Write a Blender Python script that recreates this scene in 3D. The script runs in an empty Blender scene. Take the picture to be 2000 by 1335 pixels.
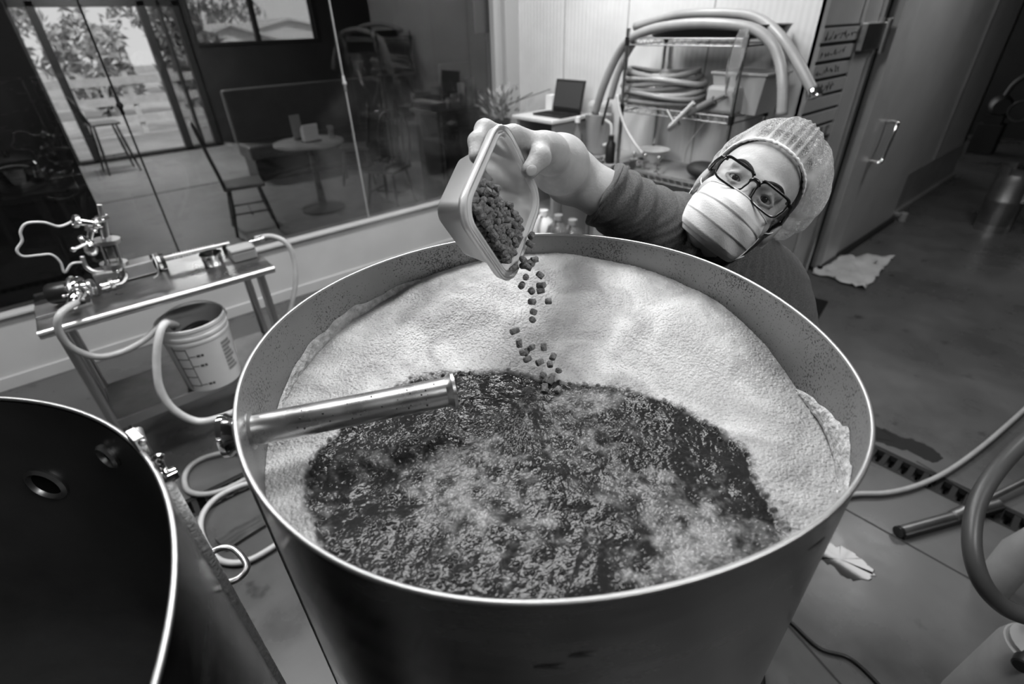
import bpy, bmesh, math, random
import numpy as np
from mathutils import Vector, Matrix, Euler

random.seed(7)
RNG = np.random.default_rng(7)
SC = bpy.context.scene
COL = SC.collection

# ------------------------------------------------------------------ camera
CZ = 1.85                                   # eye height above the floor
FPX = 986.61                                # focal length in pixels of a 2000 px wide frame
PITCH, ROLL, YAW = math.radians(32.45), math.radians(1.807), math.radians(-39.648)


def cam_matrix():
    cp, sp = math.cos(PITCH), math.sin(PITCH)
    fwd = np.array([0, cp, -sp]); right = np.array([1., 0, 0]); down = np.cross(fwd, right)
    c, s = math.cos(ROLL), math.sin(ROLL)
    r2 = c * right + s * down; d2 = -s * right + c * down
    M = np.array([r2, d2, fwd]).T
    c, s = math.cos(YAW), math.sin(YAW)
    return np.array([[c, -s, 0], [s, c, 0], [0, 0, 1]]) @ M


CM = cam_matrix()                           # columns: camera right, down, forward in room axes
cam_data = bpy.data.cameras.new('camera')
cam = bpy.data.objects.new('camera', cam_data)
COL.objects.link(cam)
Rm = Matrix(((CM[0, 0], -CM[0, 1], -CM[0, 2]), (CM[1, 0], -CM[1, 1], -CM[1, 2]), (CM[2, 0], -CM[2, 1], -CM[2, 2])))
cam.matrix_world = Matrix.Translation((0, 0, CZ)) @ Rm.to_4x4()
cam_data.sensor_width = 36.0
cam_data.lens = FPX / 2000 * 36
cam_data.clip_start = 0.02
cam_data.clip_end = 200
cam_data.dof.use_dof = True
cam_data.dof.focus_distance = 0.82
cam_data.dof.aperture_fstop = 3.2
SC.camera = cam

# ------------------------------------------------------------------ world, sun, lights, exposure
world = bpy.data.worlds.new('world'); SC.world = world; world.use_nodes = True
wn = world.node_tree.nodes; wl = world.node_tree.links
wn['Background'].inputs[0].default_value = (.8, .8, .8, 1)
wn['Background'].inputs[1].default_value = 1.25
SC.view_settings.view_transform = 'Standard'
SC.view_settings.look = 'None'
SC.view_settings.exposure = 0.25
SC.view_settings.gamma = 1.0
SC.view_settings.use_curve_mapping = False
SC.cycles.use_denoising = True
SC.cycles.max_bounces = 6
SC.cycles.diffuse_bounces = 3
SC.cycles.glossy_bounces = 4
SC.cycles.volume_bounces = 0
SC.cycles.volume_step_rate = 3.0
SC.cycles.volume_max_steps = 96
SC.cycles.use_adaptive_sampling = True
SC.cycles.adaptive_threshold = .03
SC.cycles.use_light_tree = False
SC.cycles.transparent_max_bounces = 16
SC.cycles.caustics_reflective = False
SC.cycles.caustics_refractive = False
SC.cycles.sample_clamp_indirect = 6.0
CEIL = 3.3
LAMPS = [  # centre x, y, length along x, width along y, watts
    (1.0, 1.25, 1.5, .35, 36, 0), (4.95, .3, .34, .76, 18, 0), (.9, -1.0, 1.5, .35, 26, 0),  # third lamp, unseen behind the viewer, is added to light the face
    (2.35, 2.6, 1.2, .3, 52, 0), (-.5, 2.5, 1.2, .3, 44, 0),
]


def area(name, loc, rot, sx, sy, watts):
    l = bpy.data.lights.new(name, 'AREA'); l.shape = 'RECTANGLE'; l.size = sx; l.size_y = sy; l.energy = watts
    o = bpy.data.objects.new(name, l); COL.objects.link(o); o.location = loc; o.rotation_euler = rot
    return o


for (lx, ly, sx, sy, w, rz) in LAMPS:
    area('ceiling_lamp_light', (lx, ly, CEIL - .075), (0, 0, rz), sx, sy, w)
sun = bpy.data.lights.new('sun', 'SUN'); sun.energy = 2.8; sun.angle = math.radians(2)
so = bpy.data.objects.new('sun', sun); COL.objects.link(so); so.rotation_euler = (math.radians(48), 0, math.radians(28))

# ------------------------------------------------------------------ helpers


def ray(px, py):
    return CM @ np.array([px - 1000, py - 667.5, FPX]) / FPX


def A(px, py, x=None, y=None, z=None, d=None):
    """room point seen in the photograph at (px, py) on the plane x=, y=, z= or at depth d"""
    r = ray(px, py)
    if d is not None: t = d
    elif x is not None: t = x / r[0]
    elif y is not None: t = y / r[1]
    else: t = (z - CZ) / r[2]
    return r * t + np.array([0, 0, CZ])


ORG = {}


def tag(o, label=None, cat=None, group=None, kind=None):
    if label: o['label'] = label
    if cat: o['category'] = cat
    if group: o['group'] = group
    if kind: o['kind'] = kind
    return o


def root(name, loc, label=None, cat=None, group=None, kind=None):
    o = bpy.data.objects.new(name, None); COL.objects.link(o); o.location = loc
    o.empty_display_size = .05
    ORG[o.name] = np.array(loc, float)
    return tag(o, label, cat, group, kind)


def mk(name, VF, mat, parent=None, smooth=False, bevel=0, label=None, cat=None, group=None, kind=None, attr=None, origin=None):
    V, F = VF
    V = np.asarray(V, float)
    if origin is None:
        if parent is not None: origin = ORG[parent.name]
        else: origin = np.array([(V[:, 0].min() + V[:, 0].max()) / 2, (V[:, 1].min() + V[:, 1].max()) / 2, V[:, 2].min()])
    origin = np.asarray(origin, float)
    me = bpy.data.meshes.new(name)
    if isinstance(F, np.ndarray):
        nf, k = F.shape
        me.vertices.add(len(V)); me.vertices.foreach_set('co', (V - origin).astype(np.float32).ravel())
        me.loops.add(nf * k); me.loops.foreach_set('vertex_index', F.astype(np.int32).ravel())
        me.polygons.add(nf); me.polygons.foreach_set('loop_start', np.arange(0, nf * k, k, dtype=np.int32))
        me.update(calc_edges=True)
    else:
        me.from_pydata((V - origin).tolist(), [], F); me.update()
    if attr is not None:
        for an, av in attr.items():
            at = me.attributes.new(an, 'FLOAT', 'POINT'); at.data.foreach_set('value', np.asarray(av, np.float32))
    if smooth:
        me.polygons.foreach_set('use_smooth', np.ones(len(me.polygons), bool))
    if mat is not None: me.materials.append(mat)
    o = bpy.data.objects.new(name, me); COL.objects.link(o)
    if parent is not None:
        o.parent = parent; o.location = origin - ORG[parent.name]
    else: o.location = origin
    ORG[o.name] = origin
    if bevel:
        b = o.modifiers.new('bevel', 'BEVEL'); b.width = bevel; b.segments = 2; b.limit_method = 'ANGLE'
    if smooth == 'auto':
        try:
            me.set_sharp_from_angle(angle=math.radians(38))
        except Exception: pass
    return tag(o, label, cat, group, kind)


def merge(*L):
    V = []; F = []; n = 0
    for v, f in L:
        v = np.asarray(v, float); V.append(v)
        F += [tuple(int(i) + n for i in q) for q in f]; n += len(v)
    return np.concatenate(V), F


def rotm(ax, ay, az):
    return np.array(Euler((ax, ay, az)).to_matrix())


def box(lo, hi, R=None, c=None):
    lo = np.asarray(lo, float); hi = np.asarray(hi, float)
    V = np.array([(x, y, z) for z in (0, 1) for y in (0, 1) for x in (0, 1)], float) * (hi - lo) + lo
    F = [(0, 2, 3, 1), (4, 5, 7, 6), (0, 1, 5, 4), (2, 6, 7, 3), (0, 4, 6, 2), (1, 3, 7, 5)]
    if R is not None:
        cc = (lo + hi) / 2 if c is None else np.asarray(c, float)
        V = (V - cc) @ R.T + cc
    return V, F


def frame_axes(a):
    a = np.asarray(a, float); a = a / np.linalg.norm(a)
    t = np.array([0, 0, 1.]) if abs(a[2]) < .9 else np.array([1., 0, 0])
    u = np.cross(t, a); u /= np.linalg.norm(u)
    return u, np.cross(a, u), a


def lathe(prof, origin=(0, 0, 0), axis=(0, 0, 1), n=32, arc=None, rfun=None, close=False):
    """prof: list of (radius, height) along axis"""
    if abs(axis[0]) < 1e-9 and abs(axis[1]) < 1e-9 and axis[2] > 0:
        u, v, a = np.array([1., 0, 0]), np.array([0, 1., 0]), np.array([0, 0, 1.])
    else: u, v, a = frame_axes(axis)
    o = np.asarray(origin, float)
    full = arc is None
    ang = np.linspace(0, 2 * math.pi, n, endpoint=False) if full else np.linspace(arc[0], arc[1], n)
    prof = list(prof)
    V = []
    for r, h in prof:
        k = np.ones(n) if rfun is None else rfun(ang)
        V.append(o + a * h + (r * k * np.cos(ang))[:, None] * u + (r * k * np.sin(ang))[:, None] * v)
    V = np.concatenate(V); F = []
    m = len(prof); rows = m if close else m - 1
    for i in range(rows):
        i2 = (i + 1) % m
        for j in range(n if full else n - 1):
            j2 = (j + 1) % n
            F.append((i * n + j, i * n + j2, i2 * n + j2, i2 * n + j))
    return V, F


def cyl(p0, p1, r0, r1=None, n=16):
    r1 = r0 if r1 is None else r1
    p0 = np.asarray(p0, float); p1 = np.asarray(p1, float); L = np.linalg.norm(p1 - p0)
    V, F = lathe([(r0, 0), (r1, L)], p0, p1 - p0, n)
    F = list(F) + [tuple(range(n - 1, -1, -1)), tuple(range(n, 2 * n))]
    return V, F


def spline(P, n=8, closed=False):
    P = np.asarray(P, float); m = len(P); out = []
    for i in range(m if closed else m - 1):
        if closed: a, b, c, d = P[(i - 1) % m], P[i], P[(i + 1) % m], P[(i + 2) % m]
        else: a, b, c, d = P[max(i - 1, 0)], P[i], P[i + 1], P[min(i + 2, m - 1)]
        for t in np.linspace(0, 1, n, endpoint=False):
            out.append(.5 * ((2 * b) + (-a + c) * t + (2 * a - 5 * b + 4 * c - d) * t * t + (-a + 3 * b - 3 * c + d) * t ** 3))
    if not closed: out.append(P[-1])
    return np.array(out)


def tube(P, r, n=10, smooth=0, closed=False, flat=None):
    P = np.asarray(P, float)
    if smooth: P = spline(P, smooth, closed)
    m = len(P); r = np.broadcast_to(np.asarray(r, float), (m,))
    if closed: T = np.roll(P, -1, 0) - np.roll(P, 1, 0)
    else: T = np.gradient(P, axis=0)
    T /= np.linalg.norm(T, axis=1)[:, None] + 1e-12
    u, v, _ = frame_axes(T[0]); V = []
    for i in range(m):
        u = u - T[i] * (u @ T[i]); u /= np.linalg.norm(u) + 1e-12; v = np.cross(T[i], u)
        a = np.linspace(0, 2 * math.pi, n, endpoint=False)
        V.append(P[i] + r[i] * (np.cos(a)[:, None] * u + np.sin(a)[:, None] * v))
    V = np.concatenate(V); F = []
    for i in range(m if closed else m - 1):
        i2 = (i + 1) % m
        for j in range(n):
            j2 = (j + 1) % n
            F.append((i * n + j, i * n + j2, i2 * n + j2, i2 * n + j))
    if not closed:
        F += [tuple(range(n - 1, -1, -1)), tuple((m - 1) * n + j for j in range(n))]
    return V, F


def ball(c, r, n=16, m=10, scale=(1, 1, 1), R=None):
    V = []
    for i in range(m + 1):
        t = math.pi * i / m
        for j in range(n):
            a = 2 * math.pi * j / n
            V.append((math.sin(t) * math.cos(a), math.sin(t) * math.sin(a), math.cos(t)))
    V = np.array(V) * r * np.asarray(scale)
    if R is not None: V = V @ R.T
    F = [(i * n + j, (i + 1) * n + j, (i + 1) * n + (j + 1) % n, i * n + (j + 1) % n) for i in range(m) for j in range(n)]
    return V + np.asarray(c, float), F


def sheet(P, mat=None):
    """grid of points [rows, cols, 3] -> VF"""
    P = np.asarray(P, float); a, b = P.shape[:2]
    F = [(i * b + j, i * b + j + 1, (i + 1) * b + j + 1, (i + 1) * b + j) for i in range(a - 1) for j in range(b - 1)]
    return P.reshape(-1, 3), F


def dup(o, parent=None, delta=None, **kw):
    c = o.copy(); COL.objects.link(c)
    if parent is not None: c.parent = parent
    for k, v in kw.items(): c[k] = v
    return c


def dup_tree(r, loc, rz=None, label=None):
    c = r.copy(); COL.objects.link(c); c.location = loc
    if rz is not None: c.rotation_euler = (0, 0, rz)
    if label: c['label'] = label
    for ch in [o for o in COL.objects if o.parent == r]:
        d = ch.copy(); COL.objects.link(d); d.parent = c
        for g in [o for o in COL.objects if o.parent == ch]:
            e = g.copy(); COL.objects.link(e); e.parent = d
    return c

# ---- numpy noise


def vnoise(x, y, seed=0):
    r = np.random.default_rng(seed).random((64, 64))
    c_, s_ = math.cos(.7 + seed * 1.3), math.sin(.7 + seed * 1.3)
    x, y = x * c_ - y * s_, x * s_ + y * c_
    xi = np.floor(x).astype(int); yi = np.floor(y).astype(int)
    fx = x - xi; fy = y - yi; fx = fx ** 3 * (fx * (6 * fx - 15) + 10); fy = fy ** 3 * (fy * (6 * fy - 15) + 10)
    g = lambda i, j: r[i % 64, j % 64]
    return (g(xi, yi) * (1 - fx) + g(xi + 1, yi) * fx) * (1 - fy) + (g(xi, yi + 1) * (1 - fx) + g(xi + 1, yi + 1) * fx) * fy


def fbm(x, y, seed=0, oct=4):
    s = 0; a = .5
    for o in range(oct):
        s = s + a * vnoise(x * 2 ** o + 13 * o, y * 2 ** o + 7 * o, seed + o); a *= .5
    return s


def worley(x, y, seed=0):
    """distance to nearest random cell point and that cell's random value"""
    g = np.random.default_rng(seed); rx = g.random((128, 128)); ry = g.random((128, 128)); rv = g.random((128, 128))
    xi = np.floor(x).astype(int); yi = np.floor(y).astype(int)
    best = np.full(x.shape, 9.); val = np.zeros(x.shape)
    for i in (-1, 0, 1):
        for j in (-1, 0, 1):
            a, b = (xi + i) % 128, (yi + j) % 128
            d = np.hypot(xi + i + rx[a, b] - x, yi + j + ry[a, b] - y)
            m = d < best; best = np.where(m, d, best); val = np.where(m, rv[a, b], val)
    return best, val


def sstep(e0, e1, x):
    t = np.clip((x - e0) / (e1 - e0), 0, 1); return t * t * (3 - 2 * t)

# ------------------------------------------------------------------ materials (all greys: the photograph is black and white)


def g3(v): return (v, v, v, 1)


MATS = {}


def gmat(name, v, rough=.5, metal=0., var=0., scale=6., bump=0., bscale=60., stretch=(1, 1, 1), spec=.5, lo=None, coords='Object', detail=6., rvar=0., trans=0., ior=1.45, coat=0., sheen=0., sss=0.):
    m = bpy.data.materials.new(name); m.use_nodes = True
    nt = m.node_tree; N = nt.nodes; L = nt.links; b = N['Principled BSDF']
    b.inputs['Base Color'].default_value = g3(v); b.inputs['Roughness'].default_value = rough
    b.inputs['Metallic'].default_value = metal; b.inputs['Specular IOR Level'].default_value = spec
    b.inputs['IOR'].default_value = ior; b.inputs['Transmission Weight'].default_value = trans
    b.inputs['Coat Weight'].default_value = coat; b.inputs['Sheen Weight'].default_value = sheen
    b.inputs['Subsurface Weight'].default_value = sss
    if sss: b.inputs['Subsurface Radius'].default_value = (.006, .006, .006); b.inputs['Subsurface Scale'].default_value = 1.
    tc = N.new('ShaderNodeTexCoord'); mp = N.new('ShaderNodeMapping'); mp.inputs['Scale'].default_value = stretch
    L.new(tc.outputs[coords], mp.inputs[0])
    if var or rvar:
        n = N.new('ShaderNodeTexNoise'); n.inputs['Scale'].default_value = scale; n.inputs['Detail'].default_value = detail
        n.inputs['Roughness'].default_value = .6
        L.new(mp.outputs[0], n.inputs[0])
    if var:
        cr = N.new('ShaderNodeValToRGB'); L.new(n.outputs[0], cr.inputs[0])
        cr.color_ramp.elements[0].position = .3; cr.color_ramp.elements[1].position = .7
        cr.color_ramp.elements[0].color = g3(max(0, v * (1 - var)) if lo is None else lo); cr.color_ramp.elements[1].color = g3(min(1, v * (1 + var)))
        L.new(cr.outputs[0], b.inputs['Base Color'])
    if rvar:
        mr = N.new('ShaderNodeMapRange'); L.new(n.outputs[0], mr.inputs[0])
        mr.inputs[1].default_value = .3; mr.inputs[2].default_value = .7
        mr.inputs[3].default_value = max(.02, rough - rvar); mr.inputs[4].default_value = rough + rvar
        L.new(mr.outputs[0], b.inputs['Roughness'])
    if bump:
        n2 = N.new('ShaderNodeTexNoise'); n2.inputs['Scale'].default_value = bscale; n2.inputs['Detail'].default_value = 4
        L.new(mp.outputs[0], n2.inputs[0])
        bp = N.new('ShaderNodeBump'); bp.inputs['Strength'].default_value = bump; bp.inputs['Distance'].default_value = .01
        L.new(n2.outputs[0], bp.inputs['Height']); L.new(bp.outputs[0], b.inputs['Normal'])
    MATS[name] = m
    return m


def emit(name, v, s):
    m = bpy.data.materials.new(name); m.use_nodes = True; N = m.node_tree.nodes
    b = N['Principled BSDF']; b.inputs['Base Color'].default_value = g3(v)
    b.inputs['Emission Color'].default_value = g3(1); b.inputs['Emission Strength'].default_value = s
    return m


def clearmat(name, opac, v, rough=.15, transl=.5, tint=1., ior=1.45, noise=None, gloss=1.):
    """see-through plastic or glass: transparent mixed with a diffuse/translucent body and a fresnel gloss"""
    m = bpy.data.materials.new(name); m.use_nodes = True; nt = m.node_tree; N = nt.nodes; L = nt.links
    N.remove(N['Principled BSDF']); out = N['Material Output']
    tr = N.new('ShaderNodeBsdfTransparent'); tr.inputs[0].default_value = g3(tint)
    df = N.new('ShaderNodeBsdfDiffuse'); df.inputs[0].default_value = g3(v)
    tl = N.new('ShaderNodeBsdfTranslucent'); tl.inputs[0].default_value = g3(v)
    gl = N.new('ShaderNodeBsdfGlossy'); gl.inputs['Roughness'].default_value = rough; gl.inputs[0].default_value = g3(gloss)
    m1 = N.new('ShaderNodeMixShader'); m1.inputs[0].default_value = transl; L.new(df.outputs[0], m1.inputs[1]); L.new(tl.outputs[0], m1.inputs[2])
    m2 = N.new('ShaderNodeMixShader'); m2.inputs[0].default_value = opac; L.new(tr.outputs[0], m2.inputs[1]); L.new(m1.outputs[0], m2.inputs[2])
    fr = N.new('ShaderNodeFresnel'); fr.inputs[0].default_value = ior
    m3 = N.new('ShaderNodeMixShader'); L.new(fr.outputs[0], m3.inputs[0]); L.new(m2.outputs[0], m3.inputs[1]); L.new(gl.outputs[0], m3.inputs[2])
    L.new(m3.outputs[0], out.inputs[0])
    if noise:
        tc = N.new('ShaderNodeTexCoord'); n = N.new('ShaderNodeTexNoise'); n.inputs['Scale'].default_value = noise[0]; n.inputs['Detail'].default_value = 8
        mr = N.new('ShaderNodeMapRange'); L.new(tc.outputs['Object'], n.inputs[0]); L.new(n.outputs[0], mr.inputs[0])
        mr.inputs[1].default_value = .35; mr.inputs[2].default_value = .7; mr.inputs[3].default_value = noise[1]; mr.inputs[4].default_value = noise[2]
        L.new(mr.outputs[0], m2.inputs[0])
    return m


STEEL = gmat('brushed_steel', .5, .33, 1., var=.07, scale=5, rvar=.06)
STEEL_B = gmat('bright_steel', .6, .3, 1., var=.1, scale=14)
STEEL_D = gmat('dull_steel', .36, .42, 1., var=.25, scale=7)
CHROME = gmat('chrome', .78, .08, 1.)
BLACK = gmat('black_plastic', .012, .35)
BLACKM = gmat('black_matte', .008, .8, spec=.2)
WHITEP = gmat('white_plastic', .78, .4)
GREYP = gmat('grey_plastic', .3, .45)
HOSE = gmat('translucent_hose', .38, .3, var=.12, scale=20)
HOSE_L = gmat('pale_hose', .55, .3, var=.1, scale=20)
HOSE_D = gmat('dark_hose', .16, .4, var=.2, scale=10)
GLASS = clearmat('window_glass', .004, .4, .0, .3, .76, 1.5)
CLEAR = clearmat('clear_plastic', .18, .7, .08, .4, .95, 1.4)
# ------------------------------------------------------------------ structure
YW, XW, YC = 3.964, 3.43, 1.40             # window wall, cooler side wall, cooler front wall
SILL = .445


def floor_material():
    m = gmat('sealed_concrete', .088, .32, 0, var=.32, scale=1.6, rvar=.18, bump=.04, bscale=9, detail=9)
    nt = m.node_tree; N = nt.nodes; L = nt.links; b = N['Principled BSDF']
    old = b.inputs['Base Color'].links[0].from_socket
    tc = N.new('ShaderNodeTexCoord')
    n = N.new('ShaderNodeTexNoise'); n.inputs['Scale'].default_value = 5.5; n.inputs['Detail'].default_value = 5; n.inputs['Roughness'].default_value = .55
    L.new(tc.outputs['Object'], n.inputs[0])
    cr = N.new('ShaderNodeValToRGB'); cr.color_ramp.elements[0].position = .26; cr.color_ramp.elements[1].position = .36
    cr.color_ramp.elements[0].color = g3(.35); cr.color_ramp.elements[1].color = g3(1); L.new(n.outputs[0], cr.inputs[0])
    mx = N.new('ShaderNodeMix'); mx.data_type = 'RGBA'; mx.blend_type = 'MULTIPLY'; mx.inputs[0].default_value = 1
    L.new(old, mx.inputs[6]); L.new(cr.outputs[0], mx.inputs[7]); L.new(mx.outputs[2], b.inputs['Base Color'])
    return m


M_FLOOR = floor_material()
M_TAPFLOOR = gmat('taproom_floor', .2, .5, var=.2, scale=2)
M_WALLW = gmat('painted_wall_white', .5, .55, var=.06, scale=3)
M_WALLG = gmat('painted_wall_grey', .2, .7, var=.1, scale=2)
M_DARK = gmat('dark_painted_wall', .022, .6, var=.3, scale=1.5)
M_CEIL = gmat('ceiling_paint', .42, .8)


def corrugated(name, v, scale, rough, strength=.25, metal=0.):
    m = gmat(name, v, rough, metal, var=.08, scale=3)
    nt = m.node_tree; N = nt.nodes; L = nt.links; b = N['Principled BSDF']
    tc = N.new('ShaderNodeTexCoord'); w = N.new('ShaderNodeTexWave'); w.wave_type = 'BANDS'; w.bands_direction = 'DIAGONAL'
    mp = N.new('ShaderNodeMapping'); mp.inputs['Scale'].default_value = (1, 1, 0)
    L.new(tc.outputs['Object'], mp.inputs[0]); L.new(mp.outputs[0], w.inputs[0]); w.inputs['Scale'].default_value = scale
    bp = N.new('ShaderNodeBump'); bp.inputs['Strength'].default_value = strength; bp.inputs['Distance'].default_value = .004
    L.new(w.outputs['Fac'], bp.inputs['Height']); L.new(bp.outputs[0], b.inputs['Normal'])
    return m


M_COOLER = corrugated('ribbed_white_panel', .62, 16, .38, .35)
M_COOLERG = corrugated('ribbed_grey_panel', .42, 16, .4, .25)

# brewery floor with two drain trenches let in
TA = (2.10, 2.24); TB = (2.43, 2.57)
rects = [(-3, -3.5, TB[0], TA[0]), (-3, TA[1], TB[1], YW + .2), (TB[1], -3.5, 12, YW + .2)]
VF = []
for (x0, y0, x1, y1) in rects:
    VF.append(box((x0, y0, -.12), (x1, y1, 0)))
VF.append(box((-3, TA[0], -.12), (TB[1], TA[1], -.075))); VF.append(box((TB[0], -3.5, -.12), (TB[1], TA[0], -.075)))
floor = mk('floor', merge(*VF), M_FLOOR, label='dark sealed concrete floor of the brewhouse', kind='structure', origin=(0, 0, 0))
M_JOINT = gmat('floor_joint', .03, .8)
for (p, q) in [((1647, 991), (1990, 1183)), ((1530, 1210), (1700, 1400)), ((1790, 900), (1960, 1000))]:
    a = A(*p, z=.0012); b = A(*q, z=.0012); d = (b - a) / np.linalg.norm(b - a); nrm = np.array([-d[1], d[0], 0]) * .004
    mk('floor_joint', (np.array([a - nrm, b - nrm, b + nrm, a + nrm]), [(0, 1, 2, 3)]), M_JOINT, floor)
# drain grates: bars across the trenches
M_GRATE = gmat('cast_iron_grate', .012, .6)
gr = root('drain_grate', (2.5, -.4, -.02), 'black slotted drain grate running past the kettle on the right', 'drain grate')
bar = None
for s in (0, 1):
    x = TB[0] + .012 + s * .116
    mk('side_rail', box((x - .01, -1.6, -.03), (x + .01, .9, -.004)), M_GRATE, gr)
for k in range(40):
    y = .8 - k * .055
    if bar is None: bar = mk('grate_bar', box((TB[0] + .022, y - .011, -.03), (TB[1] - .022, y + .011, -.006)), M_GRATE, gr, origin=(2.5, y, -.02)); by = y
    else:
        c = dup(bar, gr); c.location = (0, y + .4, 0)
gr2 = root('drain_grate', (0, 2.17, -.02), 'black slotted drain grate between the mash tun and the kettle', 'drain grate')
for s in (0, 1):
    y = TA[0] + .012 + s * .116
    mk('side_rail', box((-1.0, y - .01, -.03), (.9, y + .01, -.004)), M_GRATE, gr2)
bar = None
for k in range(32):
    x = -.9 + k * .055
    if bar is None: bar = mk('grate_bar', box((x - .011, TA[0] + .022, -.03), (x + .011, TA[1] - .022, -.006)), M_GRATE, gr2, origin=(x, 2.17, -.02))
    else:
        c = dup(bar, gr2); c.location = (x, 0, 0)

mk('ceiling', box((-3, -3.5, CEIL), (12, YW + .2, CEIL + .1)), M_CEIL, kind='structure', label='plain ceiling of the brewhouse')
M_DIFF = emit('lamp_diffuser', .9, 5.5)
for i, (lx, ly, sx, sy, w, rz) in enumerate(LAMPS):
    r = root('ceiling_lamp', (lx, ly, CEIL - .07), 'flat rectangular ceiling lamp ' + ('right above the brew kettle', 'in front of the cooler door', 'added behind the viewer to light the face', 'in front of the wire rack', 'above the work table')[i], 'ceiling lamp', 'ceiling lamps')
    mk('housing', merge(box((lx - sx / 2 - .03, ly - sy / 2 - .03, CEIL - .066), (lx + sx / 2 + .03, ly + sy / 2 + .03, CEIL))), WHITEP, r)
    mk('diffuser', merge(box((lx - sx / 2, ly - sy / 2, CEIL - .072), (lx + sx / 2, ly - .02, CEIL - .066)), box((lx - sx / 2, ly + .02, CEIL - .072), (lx + sx / 2, ly + sy / 2, CEIL - .066))), M_DIFF, r)

mk('wall_left', box((-3.15, -3.5, 0), (-3, YW + .2, CEIL)), M_WALLG, kind='structure', label='grey painted wall on the left')
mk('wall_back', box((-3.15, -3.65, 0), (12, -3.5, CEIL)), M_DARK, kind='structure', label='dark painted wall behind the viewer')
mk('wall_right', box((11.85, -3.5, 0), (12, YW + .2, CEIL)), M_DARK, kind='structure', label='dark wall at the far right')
# knee wall and glazing towards the taproom
kw = mk('wall_window', merge(box((-3, YW, 0), (XW, YW + .12, SILL)), box((-3, YW, 2.95), (XW, YW + .12, CEIL))), M_WALLW, kind='structure', label='low white wall under the tall glass panes')
mk('baseboard_window', box((-3, YW - .018, 0), (XW, YW, .085)), M_WALLW, kind='structure', bevel=.004, label='white baseboard under the glass panes')
mk('trim_1', box((-3, YW - .03, SILL), (XW, YW + .12, SILL + .02)), M_WALLW, kind='structure', bevel=.004, label='narrow white sill under the glass panes')
edges = [-2.47, -1.055, .36, 1.775, 3.19]
for i in range(4):
    w = mk('window_%d' % (i + 1), box((edges[i] + .004, YW + .04, SILL + .02), (edges[i + 1] - .004, YW + .05, 2.95)), GLASS, kind='structure', label='tall clear glass pane towards the dark taproom')
    xx = edges[i + 1]
    if i in (1, 2):
        mt = BLACKM if i == 1 else GREYP
        mk('joint_strip', cyl((xx, YW + .03, SILL + .02), (xx, YW + .03, 2.95), .0055, n=8), mt, w)
        mk('joint_clip', merge(ball((xx, YW + .025, 1.49), .018, 10, 8, (1, .7, 1)), cyl((xx, YW + .03, 1.44), (xx, YW + .03, 1.54), .01, n=8)), mt, w, smooth=True)
mk('trim_2', merge(box((3.18, YW - .02, SILL), (3.23, YW + .1, 2.95)), box((3.28, YW - .05, .0), (XW, YW + .02, 2.95)), box((3.23, YW, .0), (3.28, YW + .1, 2.95))), gmat('jamb_paint', .36, .5), bevel=.003, kind='structure', label='grey jamb beside the last glass pane')

# walk-in cooler: white ribbed side wall, grey front wall with door
cs = mk('wall_cooler_side', box((XW, YC, 0), (XW + .1, YW + .1, CEIL)), M_COOLER, kind='structure', label='white ribbed panel wall of the walk-in cooler behind the wire rack')
for yy in (2.05, 2.72, 3.35):
    mk('panel_joint', box((XW - .002, yy - .004, 0), (XW + .001, yy + .004, CEIL)), GREYP, cs)
mk('trim_3', merge(box((XW - .012, YC - .012, 0), (XW + .06, YC + .002, CEIL)), box((XW - .012, YC - .012, 0), (XW + .002, YC + .12, CEIL))), M_COOLER, kind='structure', label='white corner trim of the cooler')
mk('wall_cooler_front', merge(box((XW + .02, YC, 0), (4.32, YC + .1, CEIL)), box((6.23, YC, 0), (8.62, YC + .1, CEIL)), box((4.32, YC + .02, 2.6), (6.23, YC + .1, CEIL)), box((8.52, YC, 0), (8.62, 8, CEIL))), M_COOLERG, kind='structure', label='grey ribbed front wall of the walk-in cooler')
mk('trim_4', merge(box((6.25, YC - .05, 0), (8.62, YC, .05)), box((6.25, YC - .012, .05), (8.62, YC, .42)), box((7.3, YC - .02, .42), (7.36, YC, CEIL))), gmat('kick_plate', .42, .35, .6, var=.15, scale=4), kind='structure', bevel=.004, label='metal kick plate along the foot of the cooler wall')
dr = root('door_1', (5.4, YC, 0), 'heavy steel walk-in cooler door with a bar handle', kind='structure')
mk('jamb', merge(box((4.02, YC - .02, 0), (4.3, YC, 2.6))), gmat('jamb_steel', .5, .4, .35, var=.1, scale=4), dr, bevel=.004)
mk('jamb_edge', box((4.27, YC - .045, 0), (4.31, YC, 2.6)), STEEL_B, dr, bevel=.004)
mk('gasket', box((4.31, YC - .01, 0), (4.47, YC + .03, 2.6)), BLACKM, dr)
dp = mk('door_panel', box((4.79, YC - .07, .03), (6.21, YC + .02, 2.58)), gmat('door_skin', .42, .42, .2, var=.1, scale=2), dr, bevel=.008)
mk('edge_trim', box((4.47, YC - .085, .02), (4.78, YC + .02, 2.59)), MATS['jamb_steel'], dr, bevel=.006)
hz0, hz1, hx0, hx1 = .83, 1.11, 4.85, 4.95
ha = [(hx0, YC - .07, hz0), (hx0, YC - .14, hz0), (hx0 + .02, YC - .15, hz0 + .03), (hx1 - .02, YC - .15, hz1 - .03), (hx1, YC - .14, hz1), (hx1, YC - .07, hz1)]
mk('door_handle', tube(ha, .014, 10, 5), CHROME, dr, smooth=True, label='chrome bar handle')
mk('hinge', merge(box((4.0, YC - .06, 1.63), (4.34, YC - .02, 1.78)), cyl((4.34, YC - .06, 1.6), (4.34, YC - .06, 1.8), .022)), STEEL_B, dr, bevel=.008, label='steel hinge plate')
mk('sweep', box((4.47, YC - .1, .0), (6.21, YC - .06, .05)), BLACK, dr)
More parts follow.
